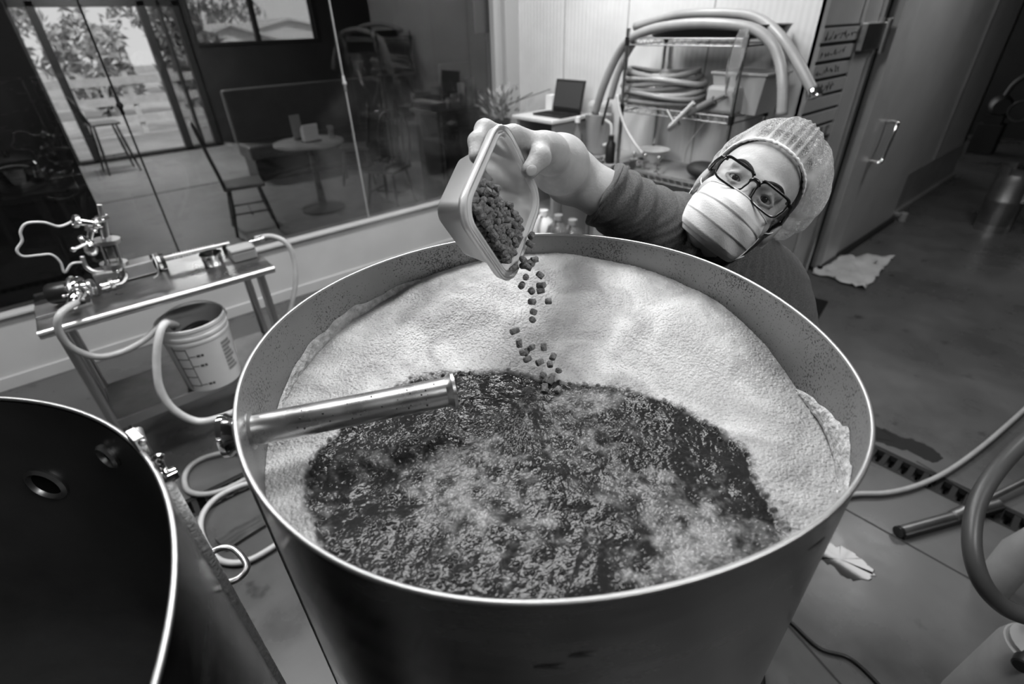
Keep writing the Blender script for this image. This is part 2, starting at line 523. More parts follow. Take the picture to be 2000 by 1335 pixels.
mk('foot_bolt', merge(cyl((6.3, YC - .14, 0), (6.3, YC - .14, .09), .035), box((6.28, YC - .14, .05), (6.32, YC, .08))), GREYP, dr, bevel=.004)

# strip board with handwriting on the cooler front
M_STRIP = gmat('label_strip', .34, .5, var=.1, scale=8)
bd = root('tap_list_board', (3.8, YC - .01, 1.3), 'grey slatted board of handwritten strips beside the cooler door', 'board')
mk('backing', box((XW + .05, YC - .008, 1.12), (4.02, YC, 1.78)), gmat('board_black', .03, .5), bd)
for k in range(7):
    z1 = 1.765 - k * .092; z0 = z1 - .072
    st = mk('strip', box((XW + .055, YC - .018, z0), (4.015, YC - .006, z1)), M_STRIP, bd, bevel=.002)
    pts = []; W = []
    if k in (0, 1, 2, 3):
        xx = XW + .09
        while xx < (3.98 if k == 0 else 3.85):
            n = random.randint(3, 5); h = random.uniform(.012, .03)
            P = [(xx + j * .008, YC - .0195, (z0 + z1) / 2 + random.uniform(-h, h)) for j in range(n)]
            W.append(tube(P, .0022, 5, 3)); xx += n * .008 + random.choice((.006, .008, .02))
        mk('handwriting', merge(*W), gmat('marker_ink', .05, .7), st)
    elif k == 6:
        for j in range(3):
            for q in range(5): W.append(box((3.72 + j * .09, YC - .0195, z0 + .008 + q * .013), (3.78 + j * .09 - random.uniform(0, .02), YC - .018, z0 + .014 + q * .013)))
        mk('handwriting', merge(*W), MATS['marker_ink'], st)

# ------------------------------------------------------------------ taproom beyond the glass
YD = 11.3
mk('floor_taproom', box((-3, YW + .2, -.1), (8.4, YD, 0)), M_TAPFLOOR, kind='structure', label='pale concrete floor of the taproom')
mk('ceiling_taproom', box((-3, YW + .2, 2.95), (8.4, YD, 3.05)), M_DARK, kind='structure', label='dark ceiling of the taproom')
ja = A(200, 397, z=.001); jb = A(435, 358, z=.001)
mk('floor_joint', box((ja[0] - .8, ja[1] - .03, .0), (jb[0] + 2, ja[1] + .03, .0015)), gmat('taproom_joint', .04, .7), bpy.data.objects['floor_taproom'])
DX0, DX1, DZ = .45, 1.78, 2.2
SX1 = 2.34
WX0, WX1, WZ0, WZ1 = 2.5, 4.62, 1.66, 2.85
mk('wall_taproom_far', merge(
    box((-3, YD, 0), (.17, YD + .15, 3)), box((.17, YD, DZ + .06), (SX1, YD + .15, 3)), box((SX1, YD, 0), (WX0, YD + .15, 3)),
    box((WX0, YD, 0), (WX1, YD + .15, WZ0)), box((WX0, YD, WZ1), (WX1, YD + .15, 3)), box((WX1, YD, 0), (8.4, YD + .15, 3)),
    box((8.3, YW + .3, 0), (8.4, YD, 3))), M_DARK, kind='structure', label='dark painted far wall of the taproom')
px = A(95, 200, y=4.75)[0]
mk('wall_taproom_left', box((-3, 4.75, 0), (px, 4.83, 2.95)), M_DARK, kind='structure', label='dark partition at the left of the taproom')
d2 = root('door_2', ((DX0 + DX1) / 2, YD, 0), 'dark framed open glass doorway to the patio', kind='structure')
M_FRAME = gmat('door_frame_dark', .02, .45)
for x0, x1 in ((.36, .47), (1.76, 1.88), (2.04, 2.09), (2.26, 2.36)):
    mk('post', box((x0, YD - .05, 0), (x1, YD + .1, DZ + .08)), M_FRAME, d2, bevel=.006)
mk('header', box((.17, YD - .05, DZ), (SX1 + .02, YD + .1, DZ + .12)), M_FRAME, d2, bevel=.006)
mk('threshold', box((.17, YD - .05, 0), (SX1, YD + .12, .06)), M_FRAME, d2, bevel=.006)
mk('sidelight_pane', box((1.88, YD + .03, .06), (2.26, YD + .036, DZ)), GLASS, d2)
w5 = root('window_5', ((WX0 + WX1) / 2, YD, WZ0), 'high taproom window with a view of pale roofs', kind='structure')
for (lo, hi) in (((WX0 - .03, YD - .03, WZ0 - .05), (WX1 + .03, YD + .1, WZ0)), ((3.49, YD - .02, WZ0), (3.57, YD + .1, WZ1)), ((WX0 - .03, YD - .03, WZ1), (WX1 + .03, YD + .1, WZ1 + .05)), ((WX0 - .04, YD - .03, WZ0), (WX0, YD + .1, WZ1)), ((WX1, YD - .03, WZ0), (WX1 + .04, YD + .1, WZ1))):
    mk('window_frame', box(lo, hi), M_FRAME, w5, bevel=.005)
for x0, x1 in ((WX0, 3.49), (3.57, WX1)):
    mk('pane', box((x0, YD + .03, WZ0), (x1, YD + .036, WZ1)), GLASS, w5)

for (lx, ly, w) in ((1.1, 9.9, 115), (2.2, 6.2, 1.5)):  # unseen lamps added to brighten the taproom floor
    area('taproom_fill_light', (lx, ly, 2.87), (0, 0, 0), 1.0, .3, w)
    r = root('ceiling_lamp', (lx, ly, 2.88), 'flat ceiling lamp added in the taproom to brighten the floor near the patio door' if ly > 8 else 'flat ceiling lamp added above the small round table', 'ceiling lamp')
    mk('housing', box((lx - .52, ly - .17, 2.885), (lx + .52, ly + .17, 2.95)), WHITEP, r)
    mk('diffuser', box((lx - .5, ly - .15, 2.88), (lx + .5, ly + .15, 2.885)), emit('taproom_diffuser', .9, 1.5), r)
# outside
mk('ground', box((-14, YD + .15, -.2), (26, 46, -.06)), gmat('patio_ground', .42, .8, var=.2, scale=1.2), kind='structure', label='pale patio ground outside')
M_RAIL = gmat('weathered_rail', .5, .7, var=.2, scale=5)
fn = root('rail_fence', (1.4, 14.6, -.06), 'pale wooden rail fence across the patio', 'fence')
for z in (.25, .62, 1.0): mk('rail', box((-1.5, 14.6, z - .09), (5.2, 14.64, z + .07)), M_RAIL, fn)
for x in (-1.3, .6, 1.62, 2.5, 4.3): mk('post', box((x - .05, 14.64, -.06), (x + .05, 14.74, 1.15)), M_RAIL, fn)
M_LEAF = gmat('leaf_mid', .26, .6, var=.5, scale=3)
M_LEAF2 = gmat('leaf_pale', .42, .6, var=.4, scale=3)
M_STEM = gmat('stem', .08, .8)


def shrub(c, rx, ry, rz, n, mat, label, leaf=.13):
    r = root('shrub', (c[0], c[1], -.06), label, 'shrub', 'shrubs behind the patio fence')
    V = []; F = []
    for i in range(n):
        d = RNG.normal(size=3); d /= np.linalg.norm(d); rad = RNG.uniform(.45, 1) ** .5
        rad *= .8 + .3 * math.sin(d[0] * 5 + c[0]) * math.cos(d[2] * 6)
        p = np.array(c) + d * rad * np.array([rx, ry, rz])
        if p[2] < -.05: p[2] = RNG.uniform(0, .4)
        u = RNG.normal(size=3); u /= np.linalg.norm(u); v = np.cross(u, RNG.normal(size=3)); v /= np.linalg.norm(v)
        l = leaf * RNG.uniform(.6, 1.5); k = len(V)
        V += [p - u * l, p + v * l * .3, p + u * l, p - v * l * .3]; F.append((k, k + 1, k + 2, k + 3))
    mk('foliage', (np.array(V), F), mat, r)
    mk('stem', merge(*[tube([(c[0] + RNG.normal() * .08, c[1], -.06), (c[0] + RNG.normal() * .2, c[1] + RNG.normal() * .2, c[2] * .6), (c[0] + RNG.normal() * rx * .5, c[1], c[2] + rz * .4)], [.04, .03, .015], 6) for _ in range(4)]), M_STEM, r)


for (x, y, z, rx, rz, mm, lb) in [(-.9, 17.5, 1.3, 1.1, 1.5, 0, 'dark leafy shrub at the left edge of the patio doorway'), (1.4, 18.2, 1.2, 1.1, 1.3, 1, 'pale feathery shrub in the middle of the patio doorway'), (3.4, 16.8, 1.4, 1.0, 1.6, 0, 'bushy shrub beside the right post of the patio doorway'),
                                  (-.6, 24.5, 3.0, 2.4, 2.6, 0, 'tall bush high behind the left half of the patio fence'), (-.9, 30.5, 3.4, 2.6, 3.0, 1, 'tall pale bush farthest back in the patio doorway'), (8.2, 36.5, 5.0, 5, 4.6, 0, 'large dark tree behind the pale roofs')]:
    shrub((x, y, z), rx, rx * .7, rz, 900 if y < 25 else 1500, (M_LEAF, M_LEAF2)[mm], lb, .16 if y < 25 else .3)
M_SIDING = gmat('siding', .62, .7, var=.08, scale=4)
M_ROOF = gmat('roof_pale', .55, .7, var=.12, scale=8)
for (p, w, yh, lb) in [((445, 52), 2.6, 21.0, 'low pale gabled house on the left in the high window'), ((560, 40), 4.0, 27.0, 'pale gabled house on the right in the high window')]:
    c = A(*p, y=yh); x0, x1 = c[0] - w / 2, c[0] + w / 2; e = c[2] - .35
    h = root('house', (c[0], yh + .5, -.06), lb, 'house')
    mk('wall', (np.array([(x0, yh, -.06), (x1, yh, -.06), (x1, yh, e), (c[0], yh, c[2]), (x0, yh, e), (x0, yh + 4, -.06), (x1, yh + 4, -.06), (x1, yh + 4, e), (c[0], yh + 4, c[2]), (x0, yh + 4, e)]), [(0, 1, 2, 3, 4), (9, 8, 7, 6, 5), (0, 5, 6, 1), (1, 6, 7, 2), (4, 9, 5, 0)]), M_SIDING, h)
    for s in (-1, 1):
        a = np.array([c[0], yh - .25, c[2] + .02]); b = np.array([c[0] + s * (w / 2 + .2), yh - .25, e - .08])
        V = [a, b, b + [0, 4.5, 0], a + [0, 4.5, 0]]; V += [v + [0, 0, .09] for v in V]
        mk('roof', (np.array(V), [(3, 2, 1, 0), (4, 5, 6, 7), (0, 1, 5, 4), (1, 2, 6, 5), (2, 3, 7, 6), (3, 0, 4, 7)]), M_ROOF, h)

# chairs, tables, counter in the taproom
M_CHAIR = gmat('dark_chair_paint', .018, .35)
M_SEAT = gmat('worn_seat', .1, .4, var=.3, scale=4)


def chair(name, loc, rz, label, cat='chair', seat=.46, back=.55, group='dark spindle chairs'):
    r = root(name, (0, 0, 0), label, cat, group)
    mk('seat', box((-.21, -.2, seat - .035), (.21, .2, seat)), M_SEAT, r, bevel=.02)
    for sx in (-1, 1):
        for sy in (-1, 1):
            mk('leg', tube([(sx * .15, sy * .14, seat - .03), (sx * .17, sy * .17, seat * .5), (sx * .21, sy * .21, 0)], [.014, .02, .013], 8), M_CHAIR, r, smooth=True)
    mk('stretcher', merge(cyl((-.18, 0, .2), (.18, 0, .2), .01, n=8), cyl((-.18, -.17, .22), (-.18, .17, .22), .01, n=8), cyl((.18, -.17, .22), (.18, .17, .22), .01, n=8)), M_CHAIR, r)
    if back:
        mk('back_hoop', tube([(-.19, .18, seat), (-.2, .24, seat + back * .6), (-.13, .27, seat + back * .93), (0, .28, seat + back), (.13, .27, seat + back * .93), (.2, .24, seat + back * .6), (.19, .18, seat)], .014, 8, 4), M_CHAIR, r, smooth=True)
        for k in range(5):
            x = -.12 + k * .06
            mk('spindle', cyl((x, .18, seat), (x * .9, .268, seat + back * (.97 - abs(k - 2) * .025)), .007, n=6), M_CHAIR, r)
    r.location = loc; r.rotation_euler = (0, 0, rz)
    return r


chair('dining_chair', (1.32, 5.95, 0), math.radians(80), 'dark spindle-back chair left of the small round table', seat=.5, back=.6)
chair('dining_chair', (3.05, 6.9, 0), math.radians(-120), 'dark spindle-back chair behind the small round table', seat=.48)
chair('dining_chair', (2.75, 5.45, 0), math.radians(-60), 'dark spindle-back chair right of the small round table', seat=.48)
chair('bar_stool', (.62, 10.3, 0), math.radians(95), 'dark bar stool with a low back beside the patio doorway', 'stool', seat=.72, back=.36, group=None)
tc_ = A(603, 277, z=.76)
M_TOP = gmat('pale_table_top', .4, .3, var=.15, scale=5)
rt = root('round_table', (tc_[0], tc_[1], 0), 'small round taproom table with a pale top', 'table')
mk('table_top', lathe([(0, .735), (.36, .735), (.38, .745), (.38, .765), (.365, .77), (0, .77)], (tc_[0], tc_[1], 0), n=36), M_TOP, rt, smooth='auto')
mk('pedestal', lathe([(0, 0), (.25, 0), (.25, .02), (.05, .06), (.035, .3), (.035, .735), (0, .735)], (tc_[0], tc_[1], 0), n=20), M_CHAIR, rt, smooth='auto')
nh = root('napkin_holder', (tc_[0] + .02, tc_[1] - .05, .77), 'pale napkin holder standing on the round taproom table', 'napkin holder')
mk('base', box((tc_[0] - .08, tc_[1] - .1, .77), (tc_[0] + .12, tc_[1], .78)), BLACK, nh)
for k in range(3): mk('napkin_stack', box((tc_[0] - .07, tc_[1] - .09 + k * .03, .78), (tc_[0] + .1, tc_[1] - .066 + k * .03, .95 - k * .02), rotm(.1, 0, .1)), WHITEP, nh)
mk('menu_card', box((tc_[0] - .1, tc_[1] + .16, .77), (tc_[0] + .02, tc_[1] + .17, 1.03), rotm(0, 0, .2)), GREYP, label='upright grey menu card on the round taproom table', cat='menu card')
mk('drinking_glass', lathe([(.0, .0), (.03, 0), (.038, .13), (.034, .13), (.027, .01), (0, .01)], (tc_[0] + .27, tc_[1] - .02, .77), n=16), CLEAR, smooth='auto', label='clear drinking glass on the round taproom table', cat='glass')
bn = root('booth_bench', (2.9, 8.2, 0), 'grey upholstered booth bench behind the round table', 'bench')
M_BOOTH = gmat('booth_vinyl', .09, .5, var=.2, scale=3)
mk('backrest', box((1.95, 8.35, .45), (4.3, 8.5, 1.15)), M_BOOTH, bn, bevel=.03)
mk('seat', box((1.95, 7.85, .3), (4.3, 8.4, .48)), M_BOOTH, bn, bevel=.03)
mk('base', box((2.0, 7.9, 0), (4.25, 8.4, .3)), M_CHAIR, bn)
# dark service counter behind the last pane with cups on it
cc = A(905, 207, y=4.95)
ct = root('service_counter', (cc[0] + .1, 5.05, 0), 'dark service counter behind the glass at the corner', 'counter')
mk('top', box((cc[0] - .45, 4.8, cc[2] - .04), (cc[0] + .75, 5.35, cc[2])), gmat('counter_top', .035, .35), ct, bevel=.006)
mk('body', box((cc[0] - .4, 4.88, 0), (cc[0] + .7, 5.32, cc[2] - .04)), M_DARK, ct, bevel=.006)
for k in range(3): mk('panel', box((cc[0] - .36 + k * .36, 4.865, .1), (cc[0] - .04 + k * .36, 4.88, cc[2] - .12)), M_CHAIR, ct, bevel=.006)
for (q, w, h, v, lb) in [((876, 195), .035, .1, 0, 'short tilted pale cup on the dark counter'), ((889, 193), .05, .13, 1, 'wide pale cup on the dark counter'), ((902, 190), .042, .23, 1, 'tall pale cup stack left of the other on the dark counter'), ((919, 186), .046, .26, 1, 'tallest pale cup stack on the dark counter'), ((932, 200), .03, .14, 0, 'small grey cup at the right end of the dark counter'), ((898, 208), .022, .05, 1, 'tiny white cup at the front of the dark counter')]:
    c = A(*q, y=4.95); c[2] = cc[2]
    mk('paper_cup', lathe([(0, 0), (w * .75, 0), (w, h), (w * .9, h), (w * .68, .006), (0, .006)], c, n=16), (GREYP, M_TOP)[v], smooth='auto', label=lb, cat='cup')
c = A(893, 172, y=5.2)
mk('monitor', merge(box((c[0] - .2, 5.2, cc[2] + .04), (c[0] + .2, 5.24, cc[2] + .4)), box((c[0] - .08, 5.16, cc[2]), (c[0] + .08, 5.28, cc[2] + .05))), BLACK, bevel=.006, label='black screen standing behind the cups on the counter', cat='monitor')
c = A(942, 38, y=YW + .06)
mk('notice_sheet', box((c[0] - .09, YW + .052, c[2] - .1), (c[0] + .09, YW + .056, c[2] + .14)), GREYP, label='pale notice sheet taped to the glass near the corner', cat='notice')
mk('pot_counter', merge(box((-2.4, 4.35, 0), (A(150, 400, y=4.4)[0], 4.7, .98)), box((-2.45, 4.3, .98), (A(165, 390, y=4.4)[0], 4.74, 1.02))), M_DARK, bevel=.005, label='black counter added behind the glass at the far left under the stand-in pot', cat='counter')  # counter added only to carry the pot that imitates a reflection
c = A(55, 385, y=4.5)
pt = root('reflection_pot', (c[0], 4.52, 1.02), 'round shiny pot standing in for a vessel reflected in the glass', 'pot')  # added pot in place of a steel vessel's reflection in the glass
mk('body', lathe([(0, 0), (.12, 0), (.14, .03), (.14, .14), (.15, .15), (.135, .15), (.13, .04), (0, .03)], (c[0], 4.52, 1.02), n=28), CHROME, pt, smooth='auto')
mk('lid', lathe([(.148, .15), (.13, .18), (.05, .205), (0, .21)], (c[0], 4.52, 1.02), n=28), CHROME, pt, smooth=True)
mk('knob', ball((c[0], 4.52, 1.245), .02), BLACK, pt, smooth=True)
# ------------------------------------------------------------------ brew kettle
ZR = CZ - .36
KC = np.array([.4003, .4235])
_ang = np.radians([-174.2, -162.3, -155.2, -145.8, -136.4, -116, -106.4, -99, -88.6, -80.5, -74.2, -69.8, -58.7, -49.2, -34.4, -16, 2.9, 15.4, 26.4, 35, 48.9, 80.6, 92.3, 105.5, 119.1, 133.4, 150.3, 165.2, 169.1, 177.4])
_rad = np.array([.377, .377, .377, .377, .376, .370, .369, .370, .379, .384, .383, .382, .378, .372, .370, .371, .375, .378, .378, .380, .380, .372, .375, .374, .379, .375, .377, .376, .377, .378])
_B = lambda a: np.stack([np.ones_like(a)] + [f(k * a) for k in range(1, 6) for f in (np.cos, np.sin)], -1)
_co = np.linalg.lstsq(_B(_ang), _rad, rcond=None)[0]
KR = lambda a: _B(np.asarray(a, float)) @ _co            # slightly out-of-round rim radius


def speckled_steel():
    m = gmat('kettle_inner_steel', .27, .42, .85, var=.16, scale=6, rvar=.06)
    nt = m.node_tree; N = nt.nodes; L = nt.links; b = N['Principled BSDF']
    old = b.inputs['Base Color'].links[0].from_socket
    tc = N.new('ShaderNodeTexCoord'); v = N.new('ShaderNodeTexNoise'); v.inputs['Scale'].default_value = 330; v.inputs['Detail'].default_value = 2
    n = N.new('ShaderNodeTexNoise'); n.inputs['Scale'].default_value = 9; n.inputs['Detail'].default_value = 3
    L.new(tc.outputs['Object'], v.inputs[0]); L.new(tc.outputs['Object'], n.inputs[0])
    ad = N.new('ShaderNodeMath'); ad.operation = 'MULTIPLY_ADD'; L.new(n.outputs[0], ad.inputs[0]); ad.inputs[1].default_value = .55; L.new(v.outputs[0], ad.inputs[2])
    cr = N.new('ShaderNodeValToRGB'); cr.color_ramp.elements[0].position = .845; cr.color_ramp.elements[1].position = .98
    cr.color_ramp.elements[0].color = g3(1); cr.color_ramp.elements[1].color = g3(.28); L.new(ad.outputs[0], cr.inputs[0])
    mx = N.new('ShaderNodeMix'); mx.data_type = 'RGBA'; mx.blend_type = 'MULTIPLY'; mx.inputs[0].default_value = 1
    L.new(old, mx.inputs[6]); L.new(cr.outputs[0], mx.inputs[7]); L.new(mx.outputs[2], b.inputs['Base Color'])
    return m


M_KIN = speckled_steel()
M_KOUT = gmat('kettle_outer_steel', .36, .24, 1., var=.22, scale=5, rvar=.07, stretch=(1, 1, 4), bump=.03, bscale=4)
kt = root('brew_kettle', (KC[0], KC[1], 0), 'large open stainless steel brew kettle full of foaming wort', 'kettle')
KO = (KC[0], KC[1], 0)
rf = lambda a: KR(a)
ZB = ZR - .86
N_ = 256
mk('outer_wall', lathe([(1.008, ZB + .02), (1.008, ZR - .5), (1.006, ZR - .2), (1.006, ZR - .004)], KO, n=N_, rfun=rf), M_KOUT, kt, smooth=True)
mk('inner_wall', lathe([(1.0, ZR - .002), (1.0, ZR - .1), (1.0, ZR - .3), (1.0, ZB + .05), (0.0, ZB + .04)], KO, n=N_, rfun=rf), M_KIN, kt, smooth=True)
a_ = np.linspace(0, 2 * math.pi, 200, endpoint=False)
mk('rim', tube(np.stack([KC[0] + (KR(a_) + .0012) * np.cos(a_), KC[1] + (KR(a_) + .0012) * np.sin(a_), np.full(200, ZR)], -1), .0027, 8, closed=True), gmat('rim_steel', .42, .42, 1.), kt, smooth=True, label='rolled steel rim')
mk('bottom', lathe([(1.008, ZB + .02), (.99, ZB), (0, ZB - .02)], KO, n=N_, rfun=rf), M_KOUT, kt, smooth=True)
for k in range(4):
    a = math.radians(45 + 90 * k); p = KC + .33 * np.array([math.cos(a), math.sin(a)])
    mk('leg', cyl((p[0], p[1], 0), (p[0], p[1], ZB + .02), .03, n=16), STEEL, kt, smooth='auto')
mk('edge_reflection', tube([(KC[0] + KR(math.radians(172)) * 1.012 * math.cos(math.radians(172)), KC[1] + KR(math.radians(172)) * 1.012 * math.sin(math.radians(172)), z) for z in np.linspace(ZB + .05, ZR - .03, 12)], .003, 6), STEEL_B, kt, smooth=True)  # bright strip standing in for light reflected along the kettle's left edge
for (t, z, s) in ((-66, -.055, .012), (-92, -.045, .014), (-128, -.075, .012), (-132, -.09, .014)):
    a = math.radians(t); c = np.array([KC[0] + KR(a) * 1.0085 * math.cos(a), KC[1] + KR(a) * 1.0085 * math.sin(a), ZR + z])
    tn = np.array([-math.sin(a), math.cos(a), 0]); R = np.stack([tn, np.cross((0, 0, 1), tn), (0, 0, 1)], -1)
    mk('scorch_mark', ball(c, 1, 12, 6, (s, .0003, .0022), R), gmat('scorch', .1, .5, .8), kt, smooth=True)
# spool pipe through the wall
p0 = A(440, 850, z=ZR - .05); p1 = A(888, 762, z=ZR - .05); ax = (p1 - p0) / np.linalg.norm(p1 - p0); PL = np.linalg.norm(p1 - p0)
pw = A(492, 838, z=ZR - .05); t0 = (pw - p0) @ ax
pipe = mk('spool_pipe', lathe([(.0165, 0), (.0195, 0), (.0195, PL), (.0165, PL), (.0165, PL - .05)], p0, ax, n=36), gmat('pipe_steel', .62, .3, 1., var=.12, scale=12, rvar=.06), kt, smooth='auto', label='straight steel spool pipe reaching over the wort')
mk('ferrule', lathe([(.0195, PL - .012), (.021, PL - .009), (.0255, PL - .004), (.0255, PL), (.017, PL)], p0, ax, n=36), STEEL_B, pipe, smooth='auto', label='ferrule at the inner end')
mk('ferrule', lathe([(.0195, .016), (.022, .009), (.0265, .004), (.0265, -.002), (.0165, -.002), (.0165, .03)], p0, ax, n=36), CHROME, pipe, smooth='auto', label='ferrule outside the kettle wall')
mk('wall_collar', lathe([(.0195, t0 + .004), (.0235, t0 + .001), (.0235, t0 - .014), (.0195, t0 - .016)], p0, ax, n=36), STEEL_D, pipe, smooth='auto')
fp = [p1 - ax * s + np.array([0, 0, .0193]) for s in (.05, .07, .085, .11, .115, .125, .15)]
wc = []
for i in range(26):
    s = RNG.uniform(.02, .2); b = RNG.uniform(.2, 1.6); u, v, w = frame_axes(ax); dn = np.array([0, 0, 1.]) * math.cos(b) - np.cross(ax, (0, 0, 1)) * -math.sin(b)
    wc.append(ball(p1 - ax * s + dn / np.linalg.norm(dn) * .0196, RNG.uniform(.0006, .0016), 6, 4))
mk('hop_speck', merge(*wc), gmat('hop_fleck', .03, .8), pipe, kind='stuff')

# ------------------------------------------------------------------ wort and foam
lvl_t = np.array([-180, -150, -100, -75, -42, -27, -9, 16, 41, 62, 78, 95, 107, 120, 138, 160, 180.])
lvl_z = np.array([-.112, -.112, -.112, -.108, -.105, -.085, -.064, -.052, -.042, -.043, -.055, -.072, -.08, -.091, -.107, -.112, -.112])
dark_px = [(607, 905), (640, 862), (705, 818), (745, 792), (800, 745), (905, 728), (960, 726), (1030, 736), (1065, 745), (1130, 752), (1200, 760), (1290, 785), (1330, 800), (1400, 838), (1450, 882), (1482, 935), (1503, 985), (1533, 1040), (1500, 1130), (1300, 1230), (1000, 1290), (760, 1240), (640, 1110), (620, 1040), (600, 985)]
ZL = ZR - .112
DP = np.array([A(*q, z=ZL)[:2] for q in dark_px])


def poly_sd(X, Y, P):
    n = len(P); best = np.full(X.shape, 9.); ins = np.zeros(X.shape, bool)
    for i in range(n):
        a = P[i]; b = P[(i + 1) % n]; e = b - a
        t = np.clip(((X - a[0]) * e[0] + (Y - a[1]) * e[1]) / (e @ e), 0, 1)
        best = np.minimum(best, np.hypot(X - a[0] - e[0] * t, Y - a[1] - e[1] * t))
        c = ((a[1] > Y) != (b[1] > Y)) & (X < (b[0] - a[0]) * (Y - a[1]) / (b[1] - a[1] + 1e-12) + a[0])
        ins ^= c
    return np.where(ins, -best, best)


def build_wort():
    nr, na = 370, 1700
    th = np.linspace(0, 2 * math.pi, na, endpoint=False); s = (np.arange(nr) / (nr - 1)) ** .75; s[0] = .0004
    S, T = np.meshgrid(s, th, indexing='ij')
    X = KC[0] + S * (KR(T) - .0003) * np.cos(T); Y = KC[1] + S * (KR(T) - .0003) * np.sin(T)
    wx = X + .012 * (fbm(X * 28, Y * 28, 3) - .5); wy = Y + .012 * (fbm(X * 28 + 40, Y * 28, 5) - .5)
    sd = poly_sd(wx, wy, DP)                                   # < 0 in the open wort
    foam = sstep(-.006, .009, sd + .016 * (fbm(X * 70, Y * 70, 9) - .47))
    # drifting foam films on the open wort

    def blob(q, rx, ry, rot=0):
        c = A(*q, z=ZL); dx, dy = X - c[0], Y - c[1]; e = CM[:2, 0] / np.linalg.norm(CM[:2, 0]); f_ = np.array([-e[1], e[0]])
        u = dx * e[0] + dy * e[1]; v = dx * f_[0] + dy * f_[1]
        return np.exp(-(u / rx) ** 2 - (v / ry) ** 2)
    film = .95 * blob((900, 900), .07, .045) + .8 * blob((870, 985), .06, .05) + .55 * blob((1150, 850), .1, .05) + 1.0 * blob((1130, 775), .085, .03) + .55 * blob((760, 800), .1, .03) + .9 * blob((1440, 1090), .07, .09) + .75 * blob((1300, 1120), .06, .05) + .55 * blob((700, 900), .05, .03) + .6 * blob((1000, 1030), .06, .06) + .6 * blob((1240, 960), .09, .05) + .9 * blob((600, 1010), .03, .05)
    pn = fbm(wx * 55, wy * 55, 21, 5); pn2 = fbm(wx * 140 + 3, wy * 140, 31, 3)
    film = np.clip(film, 0, 1.2)
    film = np.clip(sstep(.26, 1.28, film * .85 + (pn - .5) * 1.5 + (pn2 - .45) * .45), 0, 1)
    gr = worley(X * 300, Y * 300, 77); gran = np.clip(1.25 - gr[0] * 1.6, 0, 1) * (.4 + .6 * gr[1])
    film = film * (.55 + .5 * gran)
    tot = np.clip(np.maximum(foam, film * .75), 0, 1)
    lv = np.interp(np.degrees((T + math.pi) % (2 * math.pi) - math.pi), lvl_t, lvl_z)
    rise = (lv + .112) * sstep(.0, .14, sd) * (.25 + .75 * sstep(.3, 1, S))
    z = ZL + rise + .004 * foam
    z += foam * (.012 * (fbm(X * 11, Y * 11, 41, 3) - .5) + .0012 * (fbm(X * 60, Y * 60, 43, 2) - .5))
    open_ = 1 - foam
    boil = fbm(wx * 30, wy * 30, 51, 2) - .37
    act = .35 + .65 * sstep(.42, .62, fbm(X * 8, Y * 8, 58, 2))

    def lumps(sc, seed, wob):
        d, v = worley((X + wob * (fbm(X * 40, Y * 40, seed, 2) - .37)) * sc, (Y + wob * (fbm(X * 40 + 9, Y * 40, seed + 1, 2) - .37)) * sc, seed)
        return np.clip(1 - (d / .75) ** 2, 0, 1) * (.4 + .6 * v)
    rid = .8 * lumps(80, 57, .016) + .9 * lumps(140, 56, .009) + .6 * lumps(230, 55, .005)
    z += open_ * (.010 * boil + .0015 * rid * act)
    # bubbles
    for sc, amp, sel, seed in ((190, .0010, .3, 61),):
        d, v = worley(X * sc, Y * sc, seed); r_ = .28 + .3 * v
        b = np.sqrt(np.maximum(0, r_ ** 2 - d ** 2)) / .5
        z += amp * b * np.maximum(foam, .7 * film + .9 * (v > .84)) * (v > sel)
    d, v = worley(X * 85, Y * 85, 71); big = (v > .55) * np.exp(-(sd / .010) ** 2)
    z += .0035 * np.sqrt(np.maximum(0, .30 ** 2 - d ** 2)) / .3 * big
    hole = big * (d < .2)
    tot = tot * (1 - .35 * hole)
    V = np.concatenate([[[KC[0], KC[1], z[0].mean()]], np.stack([X, Y, z], -1).reshape(-1, 3)])
    idx = 1 + np.arange(nr * na).reshape(nr, na); n2 = np.roll(idx, -1, 1)
    Q = np.stack([idx[:-1], idx[1:], n2[1:], n2[:-1]], -1).reshape(-1, 4)
    cen = np.stack([np.zeros(na, int), idx[0], n2[0], n2[0]], -1)
    Q = np.concatenate([Q, cen[:0]])
    return (V, Q), np.concatenate([[tot[0].mean()], tot.ravel()])


